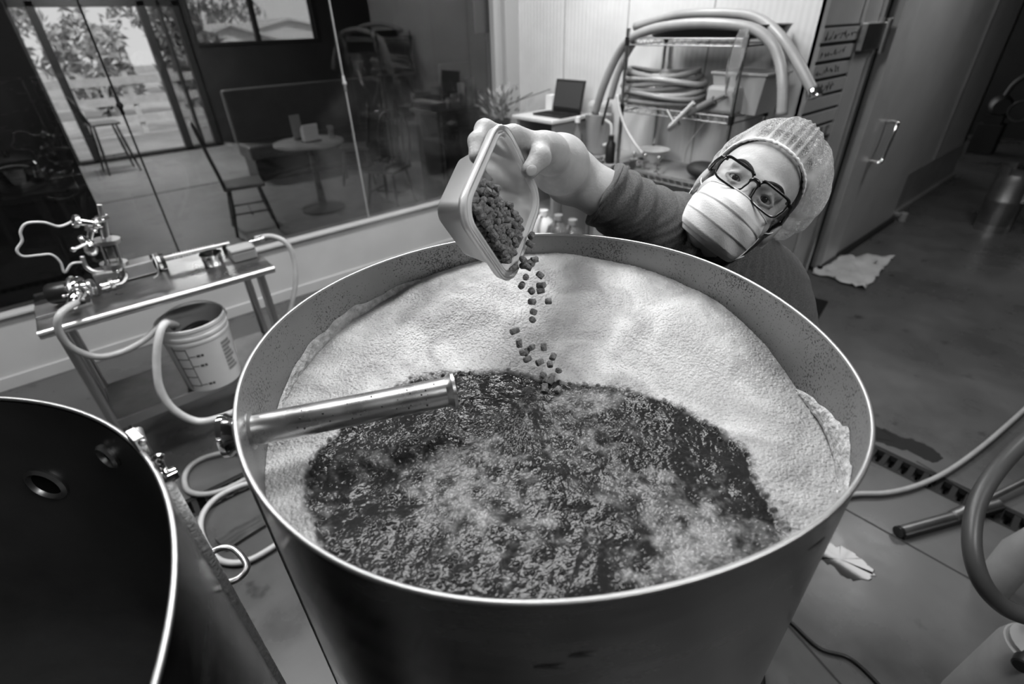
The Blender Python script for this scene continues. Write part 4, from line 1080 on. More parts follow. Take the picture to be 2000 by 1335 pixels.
# dim pump in the dark passage
c = A(1955, 205, d=7.2)
pm = root('wall_pump', (c[0], c[1], c[2] - .2), 'dim steel pump on a dark bracket in the unlit passage', 'pump')
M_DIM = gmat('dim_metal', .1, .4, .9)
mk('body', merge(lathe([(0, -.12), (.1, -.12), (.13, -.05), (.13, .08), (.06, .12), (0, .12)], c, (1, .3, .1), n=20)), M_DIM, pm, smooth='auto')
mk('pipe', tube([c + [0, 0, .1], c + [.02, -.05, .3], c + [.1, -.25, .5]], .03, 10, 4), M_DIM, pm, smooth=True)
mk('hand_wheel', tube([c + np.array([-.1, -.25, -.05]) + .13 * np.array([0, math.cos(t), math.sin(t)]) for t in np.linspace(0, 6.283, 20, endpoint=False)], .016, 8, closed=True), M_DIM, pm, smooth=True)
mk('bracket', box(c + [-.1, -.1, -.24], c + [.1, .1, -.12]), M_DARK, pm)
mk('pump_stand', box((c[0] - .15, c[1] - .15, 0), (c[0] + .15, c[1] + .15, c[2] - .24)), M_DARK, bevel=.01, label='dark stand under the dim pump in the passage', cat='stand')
# ------------------------------------------------------------------ wire rack against the cooler wall
RX0, RX1, RY0, RY1 = 2.97, 3.38, 1.56, 2.345
rk = root('wire_rack', ((RX0 + RX1) / 2, (RY0 + RY1) / 2, 0), 'chrome wire shelving rack against the white cooler wall', 'rack')
for x in (RX0, RX1):
    for y in (RY0, RY1):
        po = mk('post', cyl((x, y, .02), (x, y, 1.79), .013, n=14), CHROME, rk, smooth='auto')
        mk('foot', cyl((x, y, 0), (x, y, .03), .018, n=12), BLACK, po)
SHELF = (1.735, 1.35, .945, .3)
for z in SHELF:
    W = []
    for dz in (0, -.035):
        W += [cyl((RX0, RY0, z + dz), (RX0, RY1, z + dz), .0045, n=6), cyl((RX1, RY0, z + dz), (RX1, RY1, z + dz), .0045, n=6), cyl((RX0, RY0, z + dz), (RX1, RY0, z + dz), .0045, n=6), cyl((RX0, RY1, z + dz), (RX1, RY1, z + dz), .0045, n=6)]
    for k in range(24): W.append(cyl((RX0, RY0 + (k + .5) * (RY1 - RY0) / 24, z), (RX1, RY0 + (k + .5) * (RY1 - RY0) / 24, z), .0025, n=5))
    zz = [(RX0 - .001, RY0 + (RY1 - RY0) * k / 30, z - .035 * (k % 2)) for k in range(31)]
    W.append(tube(zz, .003, 5))
    mk('wire_shelf', merge(*W), gmat('shelf_wire', .3, .5, 1.), rk)
    for x in (RX0, RX1):
        for y in (RY0, RY1): mk('collar', cyl((x, y, z - .04), (x, y, z + .008), .0175, n=12), BLACK, rk, smooth='auto')
# top shelf: black tray and two thick hoses over it
zt_ = SHELF[0]
tr = root('black_tray', (3.17, 1.85, zt_), 'long black plastic tray on the top shelf of the rack', 'tray')
prof = []
for (s, z) in ((.94, 0.0), (1, .05), (1.02, .053), (1.0, .056), (.97, .05), (.92, .008)):
    t = np.linspace(0, 2 * math.pi, 40, endpoint=False); ex = np.sign(np.cos(t)) * np.abs(np.cos(t)) ** .6; ey = np.sign(np.sin(t)) * np.abs(np.sin(t)) ** .6
    prof.append(np.stack([3.19 + .17 * s * ex, 1.88 + .42 * s * ey, np.full(40, zt_ + .006 + z)], -1))
P = np.concatenate(prof); F = [(i * 40 + j, i * 40 + (j + 1) % 40, (i + 1) * 40 + (j + 1) % 40, (i + 1) * 40 + j) for i in range(5) for j in range(40)] + [tuple(range(5 * 40, 6 * 40))]
mk('tray_shell', (P, F), BLACK, tr, smooth='auto')
hx = 2.98
H1 = [A(1162, 222, x=3.0), A(1180, 165, x=3.0), A(1205, 110, x=3.0), A(1232, 76, x=2.99), A(1275, 57, x=2.98), A(1340, 47, x=2.98), A(1410, 47, x=2.98), A(1470, 56, x=2.98), A(1505, 82, x=2.96), A(1523, 120, x=2.95), A(1529, 170, x=2.92), A(1527, 225, x=2.9)]
mk('brewing_hose', tube(H1, .027, 12, 6), gmat('thick_grey_hose', .28, .35, var=.15, scale=6), smooth=True, label='thick grey hose draped over the top of the rack', cat='hose')
H2 = [A(1240, 52, x=3.2), A(1320, 30, x=3.2), A(1420, 26, x=3.2), A(1480, 36, x=3.15), A(1525, 72, x=3.05), A(1560, 125, x=3.0), A(1588, 178, x=2.98)]
h2 = root('brewing_hose', tuple(A(1588, 178, x=2.98)), 'thick grey hose ending in a shiny clamp at the right of the rack', 'hose')
mk('tubing', tube(H2, .026, 12, 6), MATS['thick_grey_hose'], h2, smooth=True)
c = A(1590, 183, x=2.97)
mk('end_clamp', lathe([(.02, -.02), (.036, -.018), (.038, 0), (.036, .018), (.02, .02)], c, (-.2, -.6, -1), n=20), CHROME, h2, smooth='auto')
H3 = [A(1240, 80, x=3.05), A(1222, 110, x=3.0), A(1205, 150, x=3.0), A(1193, 192, x=3.0)]
mk('brewing_hose', tube(H3, .022, 10, 6), MATS['thick_grey_hose'], smooth=True, label='short grey hose end hanging beside the left rack post', cat='hose')
H4 = [A(1206, 185, x=2.93), A(1210, 215, x=2.92), A(1222, 250, x=2.92), A(1240, 280, x=2.92), A(1255, 300, x=2.93)]
mk('thin_tube', tube(H4, .009, 8, 6), HOSE_L, smooth=True, label='thin pale tube hanging down the left rack post', cat='tube')
# coil of hoses on the middle shelf
zm = SHELF[1]; cy_ = A(1292, 180, x=3.17)[1]
for k in range(9):
    ry = .31 - .012 * (k % 3) - .01 * k * .5; rx = .17 - .01 * (k % 2)
    t = np.linspace(0, 2 * math.pi, 48, endpoint=False)
    zz = zm + .024 + .021 * k + .016 * np.sin(t * 2 + k * 1.3) * min(1, k * .4)
    Pk = np.stack([3.17 + rx * np.cos(t) + .008 * math.sin(k * 2), cy_ + ry * np.sin(t) + .02 * math.cos(k * 1.7), np.maximum(zz, zm + .022)], -1)
    mk('hose_coil_turn' if False else 'coiled_hose', tube(Pk, .0165, 9, closed=True), (HOSE, HOSE_D, gmat('coil_grey', .25, .35))[k % 3] if k != 0 else HOSE_D, smooth=True,
       label=('lowest', 'second lowest', 'third lowest', 'fourth from the bottom', 'middle', 'fourth from the top', 'third from the top', 'second from the top', 'topmost')[k] + ' loop of grey hose in the coil on the middle rack shelf', cat='hose', group='coiled hoses on the middle shelf')
cb = A(1445, 205, x=3.12)
tt = root('grey_tote', (3.18, cb[1], zm), 'grey plastic tote bin on the right of the middle rack shelf', 'bin')
M_TOTE = gmat('tote_plastic', .36, .45)
pr = []
for (s, z) in ((.8, 0), (1, .2), (1.06, .2), (1.06, .215), (.98, .215), (.78, .01)):
    pr.append(np.array([(3.18 + .14 * s * a, cb[1] + .16 * s * b, zm + .006 + z) for a, b in ((-1, -1), (1, -1), (1, 1), (-1, 1))]))
P = np.concatenate(pr); F = [(i * 4 + j, i * 4 + (j + 1) % 4, (i + 1) * 4 + (j + 1) % 4, (i + 1) * 4 + j) for i in range(5) for j in range(4)] + [(20, 21, 22, 23)]
mk('shell', (P, F), M_TOTE, tt, bevel=.006)
cb2 = A(1405, 190, x=3.0)
mk('parts_box', merge(box((3.0, cb2[1] - .11, zm + .006), (3.1, cb2[1] + .09, zm + .15))), M_TOTE, bevel=.02, label='small grey box in front of the tote on the middle shelf', cat='box')
# thin plastic bag hung on the right front post
bc = A(1440, 125, x=2.93); n1, n2 = 14, 16
P = np.zeros((n1, n2, 3))
for i in range(n1):
    f = i / (n1 - 1); w = .012 + .03 * math.sin(math.pi * min(1, .15 + f * .75)) * (1 - .2 * f)
    for j in range(n2):
        t = 2 * math.pi * j / (n2 - 1); rr = w * (1 + .25 * math.sin(3 * t + 5 * f))
        P[i, j] = bc + np.array([.35 * rr * math.cos(t), rr * math.sin(t) + .02 * f, .16 - .32 * f])
mk('plastic_bag', sheet(P), clearmat('thin_film', .22, .8, .2, .5), smooth=True, label='clear plastic bag hanging on the right rack post', cat='bag')
# T-shaped wand hanging under the middle shelf
w0, w1 = A(1355, 200, x=2.95), A(1308, 248, x=2.93)
wd = root('hose_wand', tuple(w1), 'pale T-shaped hose wand sticking out under the middle shelf', 'wand')
mk('shaft', cyl(w0, w1, .013, n=12), HOSE_L, wd, smooth='auto')
mk('cross_bar', cyl(A(1303, 215, x=2.95), A(1322, 250, x=2.93), .009, n=10), STEEL_D, wd, smooth='auto')
mk('tip', cyl(A(1306, 252, x=2.93), A(1326, 240, x=2.93), .016, n=10), STEEL_D, wd, smooth='auto')
mk('brush', merge(cyl(A(1345, 222, x=2.98), A(1395, 195, x=2.98), .022, n=12), cyl(A(1395, 195, x=2.98), A(1420, 184, x=2.99), .01, n=8)), HOSE_D, smooth='auto', label='dark bottle brush lying beside the wand on the middle shelf', cat='brush')
# wire hanging from the shelf
mk('hanging_cable', tube([A(1385, 228, x=3.0), A(1360, 260, x=3.02), A(1342, 290, x=3.04), A(1336, 325, x=3.05)], .004, 6, 6), HOSE, smooth=True, label='thin pale cable hanging below the middle shelf', cat='cable')
# lower shelf: valves, fittings, dark lump, pale sack
zb = SHELF[2]
for i, (q, lb) in enumerate([((1236, 330), 'shiny valve fitting at the left end of the lower shelf'), ((1258, 326), 'shiny upright fitting in the middle of the lower shelf group'), ((1284, 334), 'shiny valve fitting at the right of the lower shelf group')]):
    c = A(*q, x=3.03); c[2] = zb + .006
    r = root('pipe_fitting', tuple(c), lb, 'fitting', 'fittings on the lower shelf')
    mk('body', lathe([(0, 0), (.032, 0), (.032, .008), (.018, .014), (.018, .04), (.03, .046), (.03, .058), (0, .058)], c, n=20), CHROME, r, smooth='auto')
    mk('side_port', lathe([(.014, 0), (.014, .04), (.026, .044), (.026, .054), (0, .054)], c + [0, 0, .028], ((-1, -.6, 0), (.2, 1, 0), (-.6, -1, 0))[i], n=18), CHROME, r, smooth='auto')
    mk('knob', merge(cyl(c + [0, 0, .058], c + [0, 0, .09], .006, n=8), ball(c + [0, 0, .095], .014, 10, 6)), STEEL_B, r, smooth='auto')
c = A(1250, 290, x=3.3)
mk('steel_bowl', lathe([(0, 0), (.05, 0), (.11, .09), (.115, .09), (.108, .085), (.05, .006), (0, .006)], (3.25, 2.25, zb + .006), n=28), M_BUCK, smooth='auto', label='white bowl at the back of the lower rack shelf', cat='bowl')
c = A(1372, 352, x=3.05)
mk('dark_pouch', ball((3.08, c[1], zb + .062), 1, 18, 12, (.1, .13, .055), rotm(.1, .05, .3)), gmat('pouch_black', .03, .6, bump=.3, bscale=30), smooth=True, label='dark soft pouch on the lower rack shelf beside the head', cat='pouch')
mk('shelf_liner', box((RX0 + .02, RY0 + .03, zb + .003), (RX1 - .02, RY1 - .03, zb + .006)), gmat('liner', .25, .5, var=.2, scale=6), label='thin grey liner sheet covering the lower rack shelf', cat='liner')

# ------------------------------------------------------------------ side table with bottles, desk with laptop
ST = root('side_table', (3.2, 2.7, 0), 'low white side table between rack and desk', 'table')
mk('top', box((2.97, 2.4, .925), (3.42, 2.97, .95)), GREYP, ST, bevel=.004)
for x in (3.0, 3.38):
    for y in (2.44, 2.93): mk('leg', cyl((x, y, 0), (x, y, .925), .015, n=10), STEEL, ST)


def bottle(name, x, y, z, prof, mat, label, cat, extra=None):
    r = root(name, (x, y, z), label, cat)
    mk('body', lathe(prof, (x, y, z), n=24), mat, r, smooth='auto')
    if extra: extra(r)
    return r


b1 = A(1126, 288, x=3.05)
bottle('spray_bottle', 3.05, b1[1], .95, [(0, 0), (.045, 0), (.048, .01), (.046, .14), (.016, .2), (.014, .24), (0, .24)], CLEAR, 'clear bottle with a white cap on the side table', 'bottle',
       lambda r: mk('cap', lathe([(0, .235), (.02, .235), (.02, .275), (0, .28)], (3.05, b1[1], .95), n=16), WHITEP, r, smooth='auto'))
b2 = A(1165, 280, x=3.2)
def _pt(r):
    mk('handle', tube([(3.2 - .02, b2[1] - .09, 1.2), (3.18, b2[1] - .15, 1.17), (3.18, b2[1] - .15, 1.06), (3.18, b2[1] - .085, 1.02)], .01, 8, 5), WHITEP, r, smooth=True)
    mk('stirrer', cyl((3.2, b2[1], 1.0), (3.12, b2[1] - .16, 1.36), .009, n=8), BLACK, r)
bottle('measuring_jug', 3.2, b2[1], .95, [(0, 0), (.075, 0), (.08, .01), (.095, .27), (.1, .28), (.09, .27), (.075, .012), (0, .01)], clearmat('milky_jug', .6, .75, .2, .4), 'milky measuring jug with a dark stirrer on the side table', 'jug', _pt)
mk('folded_towel', box((3.28, b2[1] + .02, .95), (3.4, b2[1] + .2, 1.3)), gmat('towel', .4, .8, bump=.5, bscale=80), bevel=.03, label='pale folded towel behind the measuring jug', cat='towel')
b3 = A(1200, 275, x=3.02)
mk('black_flask', lathe([(0, 0), (.035, 0), (.035, .13), (.02, .15), (.02, .19), (0, .19)], (3.02, b3[1] + .03, .95), n=18), BLACK, smooth='auto', label='small black flask beside the left rack post', cat='flask')
for k, (q, lb) in enumerate([((1140, 297), 'dark round lid at the front of the side table'), ((1160, 308), 'dark clamp fitting at the front of the side table')]):
    c = A(*q, x=2.99)
    mk('lid' if k == 0 else 'clamp_fitting', lathe([(0, 0), (.045, 0), (.05, .01), (.05, .03), (.03, .04), (0, .04)], (3.02, c[1], .95), n=20), (BLACK, STEEL_D)[k], smooth='auto', label=lb, cat='lid' if k == 0 else 'fitting')
for k in range(4):
    c = (3.0 + .05 * (k % 2), 2.5 + .07 * k, .95)
    mk('tri_clamp', lathe([(.02, 0), (.032, .004), (.032, .02), (.02, .024)], c, n=16, close=True), CHROME, smooth='auto', label='shiny ring clamp lying on the side table', cat='clamp', group='ring clamps on the side table')
DZt = 1.19
dk = root('laptop_desk', (3.19, 3.2, 0), 'small pale standing desk in the corner under the laptop', 'desk')
mk('top', box((2.94, 2.98, DZt - .025), (3.42, 3.46, DZt)), gmat('desk_white', .6, .4), dk, bevel=.004)
mk('side_panel', box((2.98, 3.0, .0), (3.4, 3.03, DZt - .025)), GREYP, dk, bevel=.003)
mk('side_panel', box((2.98, 3.41, .0), (3.4, 3.44, DZt - .025)), GREYP, dk, bevel=.003)
mk('shelf', box((2.99, 3.03, .8), (3.4, 3.41, .82)), GREYP, dk)
mk('shelf', box((2.99, 3.03, .4), (3.4, 3.41, .42)), GREYP, dk)
lt = root('laptop', (3.2, 3.16, DZt), 'open black laptop on the corner desk', 'laptop')
mk('base', box((3.05, 3.0, DZt), (3.28, 3.32, DZt + .018)), BLACK, lt, bevel=.004)
Rl = rotm(0, math.radians(12), 0)
mk('screen_lid', box((3.27, 3.0, DZt + .018), (3.282, 3.32, DZt + .25), Rl, (3.276, 3.16, DZt + .018)), BLACK, lt, bevel=.004)
mk('display', box((3.2675, 3.015, DZt + .045), (3.27, 3.305, DZt + .235), Rl, (3.276, 3.16, DZt + .018)), gmat('screen_off', .06, .15), lt, label='dull grey display')
mk('keyboard', box((3.07, 3.02, DZt + .018), (3.2, 3.3, DZt + .02)), BLACKM, lt)
mk('small_carton', box((3.3, 3.36, DZt), (3.38, 3.43, DZt + .12)), WHITEP, bevel=.003, label='small pale carton behind the laptop', cat='carton')
# potted plant and clutter at the window corner
c = A(990, 195, y=3.7)
pp2 = root('potted_plant', (3.05, 3.72, 1.0), 'leafy potted plant in the corner beside the glass', 'plant')
mk('pot', lathe([(0, 0), (.06, 0), (.08, .12), (.07, .12), (.05, .01), (0, .01)], (3.05, 3.72, 1.0), n=20), BLACK, pp2, smooth='auto')
V = []; F = []
for i in range(90):
    a = RNG.uniform(0, 6.28); e = RNG.uniform(.2, 1.4); l = RNG.uniform(.08, .3)
    d = np.array([math.cos(a) * math.cos(e), math.sin(a) * math.cos(e), math.sin(e)]); p = np.array([3.05, 3.72, 1.1]) + d * l
    u = np.cross(d, (0, 0, 1)); u /= np.linalg.norm(u); k = len(V); s = RNG.uniform(.02, .04)
    V += [p - d * s, p + u * s * .5, p + d * s * 1.3, p - u * s * .5]; F.append((k, k + 1, k + 2, k + 3))
mk('foliage', (np.array(V), F), M_LEAF, pp2)
mk('stems', merge(*[tube([(3.05, 3.72, 1.1), (3.05 + RNG.normal() * .05, 3.72 + RNG.normal() * .05, 1.22), (3.05 + RNG.normal() * .12, 3.72 + RNG.normal() * .1, 1.34)], .004, 5) for _ in range(9)]), M_STEM, pp2)
ps_ = root('plant_stand', (3.05, 3.72, 0), 'dark plant stand in the corner by the glass', 'stand')
mk('top', box((2.85, 3.58, .97), (3.2, 3.9, 1.0)), M_CHAIR, ps_, bevel=.004)
for x in (2.88, 3.17):
    for y in (3.61, 3.87): mk('leg', cyl((x, y, 0), (x, y, .97), .012, n=8), M_CHAIR, ps_)
c = A(952, 200, y=3.75)
mk('soap_dish', ball((2.93, 3.7, 1.03), 1, 16, 10, (.055, .06, .03)), GREYP, smooth=True, label='grey domed dish on the dark plant stand', cat='dish')
# white jugs standing on a crate behind the kettle
cr_ = root('low_crate', (3.05, 3.12, 0), 'low grey crate on the floor behind the kettle', 'crate') if False else None
jz = .27
mk('low_bench', merge(box((2.55, 2.62, .2), (2.9, 3.3, .22)), box((2.57, 2.65, 0), (2.6, 3.27, .2)), box((2.85, 2.65, 0), (2.88, 3.27, .2))), GREYP, bevel=.003, label='low grey bench on the floor behind the kettle', cat='bench')
M_JUG = gmat('jug_white', .72, .4)
for i, (q, mat, lb) in enumerate([((1062, 430), M_JUG, 'white jug with a grey tag behind the kettle'), ((1090, 440), CLEAR, 'clear jug in the middle of the row behind the kettle'), ((1118, 445), clearmat('smoky_jug', .5, .3, .15, .4), 'smoky jug at the right of the row behind the kettle')]):
    c = A(*q, x=2.7); r = root('chemical_jug', (2.7, c[1], .22), lb, 'jug')
    mk('body', lathe([(0, 0), (.085, 0), (.095, .015), (.095, .22), (.08, .28), (.03, .32), (.028, .34), (0, .34)], (2.7, c[1], .22), n=24), mat, r, smooth='auto')
    mk('cap', lathe([(0, .33), (.034, .33), (.034, .37), (0, .37)], (2.7, c[1], .22), n=16), WHITEP if i == 0 else GREYP, r, smooth='auto')
    mk('handle', tube([(2.7 - .03, c[1], .55), (2.62, c[1] - .03, .56), (2.6, c[1] - .04, .5), (2.61, c[1] - .035, .44)], .012, 8, 4), mat, r, smooth=True)
    if i == 0:
        u = -np.array([2.7, c[1], 0]) / math.hypot(2.7, c[1]); w = np.array([-u[1], u[0], 0]); pc_ = np.array([2.7, c[1], .36]) + u * .0965
        mk('tag', (np.array([pc_ - w * .02 - [0, 0, .04], pc_ + w * .02 - [0, 0, .04], pc_ + w * .02 + [0, 0, .04], pc_ - w * .02 + [0, 0, .04]]), [(0, 1, 2, 3)]), GREYP, r)
# ------------------------------------------------------------------ tub of hop pellets
UP = np.array([0, 0, CZ])
cT, cL, cB, cR = [np.array(p) + UP for p in ((.476, .579, -.120), (.354, .512, -.200), (.431, .520, -.323), (.552, .588, -.242))]
e1 = (cB - cL); LA = np.linalg.norm(e1); e1 = e1 / LA                # side L -> B
e2 = (cT - cL); e2 = e2 - e1 * (e2 @ e1); LB = np.linalg.norm(e2); e2 = e2 / LB   # side L -> T
nO = np.cross(e1, e2)
if nO[1] > 0: nO = -nO                                             # opening faces the viewer's right
cC = (cT + cL + cB + cR) / 4
TH = .077; TK = .757                                               # depth and taper


def rrect(a, b, r, n=7):
    P = []
    for (sx, sy, a0) in ((1, 1, 0), (-1, 1, 90), (-1, -1, 180), (1, -1, 270)):
        for t in np.linspace(a0, a0 + 90, n):
            P.append((sx * (a - r) + r * math.cos(math.radians(t)), sy * (b - r) + r * math.sin(math.radians(t))))
    return np.array(P)


def tub_loop(off, depth, n=7, r=.03):
    k = 1 - (1 - TK) * min(1, depth / TH)
    P = rrect(LA / 2 * k + off, LB / 2 * k + off, max(.012, (r + off) * (1 if depth < .001 else .85)), n)
    return cC + P[:, :1] * e1 + P[:, 1:] * e2 - nO * depth


tub = root('plastic_tub', tuple(cC - nO * TH), 'translucent square plastic tub tipped to pour out pellets', 'tub')
M_TUB = clearmat('milky_plastic', .6, .78, .4, .45, .96, 1.22, gloss=.5)
M_LIP = clearmat('milky_lip', .85, .88, .45, .3, .96, 1.2, gloss=.6)
loops = [tub_loop(-.0035, .004), tub_loop(-.004, .012), tub_loop(-.004, TH - .008), tub_loop(-.008, TH - .002), tub_loop(-.016, TH)]
n_ = len(loops[0]); V = np.concatenate(loops + [[(loops[-1]).mean(0)]])
F = [(i * n_ + j, i * n_ + (j + 1) % n_, (i + 1) * n_ + (j + 1) % n_, (i + 1) * n_ + j) for i in range(len(loops) - 1) for j in range(n_)]
F += [((len(loops) - 1) * n_ + j, (len(loops) - 1) * n_ + (j + 1) % n_, len(V) - 1) for j in range(n_)]
o = mk('tub_wall', (V, F), M_TUB, tub, smooth=True)
loops = [tub_loop(-.0035, .004), tub_loop(-.003, -.0015), tub_loop(-.001, -.0028), tub_loop(.001, -.001), tub_loop(.0018, .0014), tub_loop(.0062, .0014), tub_loop(.007, -.0012), tub_loop(.009, -.0018), tub_loop(.0102, .002), tub_loop(.0102, .012), tub_loop(.0085, .013)]
V = np.concatenate(loops); F = [(i * n_ + j, i * n_ + (j + 1) % n_, (i + 1) * n_ + (j + 1) % n_, (i + 1) * n_ + j) for i in range(len(loops) - 1) for j in range(n_)]
mk('tub_lip', (V, F), M_LIP, tub, smooth=True, label='ribbed translucent lip')


def pellet_mesh(seed, L):
    g = np.random.default_rng(seed); n = 10; r = .0047; V = []
    for (k, h) in ((.82, -L / 2), (1, -L / 2 + .0007), (1.03, 0), (1, L / 2 - .0007), (.8, L / 2)):
        for j in range(n):
            a = 2 * math.pi * j / n; q = r * k * (1 + g.normal() * .05)
            V.append((q * math.cos(a), q * math.sin(a), h + g.normal() * .0003))
    V = np.array(V); F = [(i * n + j, i * n + (j + 1) % n, (i + 1) * n + (j + 1) % n, (i + 1) * n + j) for i in range(4) for j in range(n)] + [tuple(range(n - 1, -1, -1)), tuple(range(4 * n, 5 * n))]
    return V, F


M_HOP = gmat('hop_pellet', .22, .75, var=.55, scale=260, bump=.5, bscale=500)
PM = []
for k in range(5):
    V, F = pellet_mesh(k, (.0095, .012, .0085, .0105, .0135)[k])
    me = bpy.data.meshes.new('hop_pellet'); me.from_pydata(V.tolist(), [], F); me.update(); me.materials.append(M_HOP)
    me.polygons.foreach_set('use_smooth', np.ones(len(me.polygons), bool)); me.set_sharp_from_angle(angle=math.radians(45)); PM.append(me)


def place_pellet(p, label, group):
    o = bpy.data.objects.new('hop_pellet', PM[random.randrange(5)]); COL.objects.link(o); o.location = p
    o.rotation_euler = (random.uniform(0, 6.28), random.uniform(0, 6.28), random.uniform(0, 6.28))
    return tag(o, label, 'pellet', group)


# heap inside the tub
hp1 = cL + (cT - cL) * .42; hp2 = cB + (cR - cB) * .60
up3 = np.array([0, 0, 1.])
hn = np.cross(hp2 - hp1, -nO * .08 + up3 * .004); hn /= np.linalg.norm(hn)
if hn[2] < 0: hn = -hn
cand = []
sp = .0102
for i in range(-16, 17):
    for j in range(-16, 17):
        for k in range(0, 13):
            u = (i + .5 * (k % 2)) * sp; v = (j + .5 * (k % 2)) * sp; d = -.002 + k * sp * .75
            kk = 1 - (1 - TK) * min(1, max(0, d) / TH)
            if abs(u) > LA / 2 * kk - .0128 or abs(v) > LB / 2 * kk - .0128 or d > TH - .008: continue
            if abs(u) > LA / 2 * kk - .02 and abs(v) > LB / 2 * kk - .02 and math.hypot(abs(u) - LA / 2 * kk + .02, abs(v) - LB / 2 * kk + .02) > .006: continue
            p = cC + e1 * u + e2 * v - nO * d + RNG.normal(size=3) * .0013
            h = (p - hp1) @ hn - .004 * math.sin(u * 90) * math.cos(v * 70 + d * 40)
            if h < 0: cand.append((min(-h, max(0, d)), p))
cand.sort(key=lambda c: c[0])
for dep, p in cand[:292]: place_pellet(p, 'dark hop pellet heaped in the tilted plastic tub', 'hop pellets in the tub')
VFs = []
for dep, p in cand[292:]:
    V, F = pellet_mesh(3, .0105); R = rotm(*RNG.uniform(0, 6.28, 3)); VFs.append((V @ R.T + p, F))
if VFs: mk('hop_pellets', merge(*VFs), M_HOP, label='deeper dark hop pellets filling the plastic tub', cat='pellet', kind='stuff')
# pellets falling toward the wort
fall = [(1004, 523), (1024, 519), (1037, 513), (1044, 507), (1022, 507), (1030, 520), (1027, 541), (1055, 537), (1019, 557), (1057, 557), (1056, 567), (1038, 568), (1039, 589), (1071, 588), (1042, 609), (1040, 624), (1005, 646), (1014, 670), (1038, 678), (1062, 677), (1020, 688), (1028, 687), (1030, 701), (1054, 707), (1080, 696), (1074, 711), (1091, 723), (1061, 732), (1066, 742), (1075, 743), (1090, 761), (1064, 757), (1038, 460), (1036, 477)]
for i, (x, y) in enumerate(fall):
    f_ = min(1, max(0, (y - 510) / 240)); d = .745 + .035 * f_ + RNG.normal() * .006
    if y > 728: p = A(x, y, z=ZL + .006)
    elif y < 500: p = A(x, y, d=.765)
    else: p = A(x, y, d=d)
    fl = y <= 728
    place_pellet(p, 'dark hop pellet falling from the tub toward the foam' if fl else 'dark hop pellet just landed on the wort edge', 'falling hop pellets' if fl else 'landed hop pellets')

# ------------------------------------------------------------------ distance-field modelling for the person


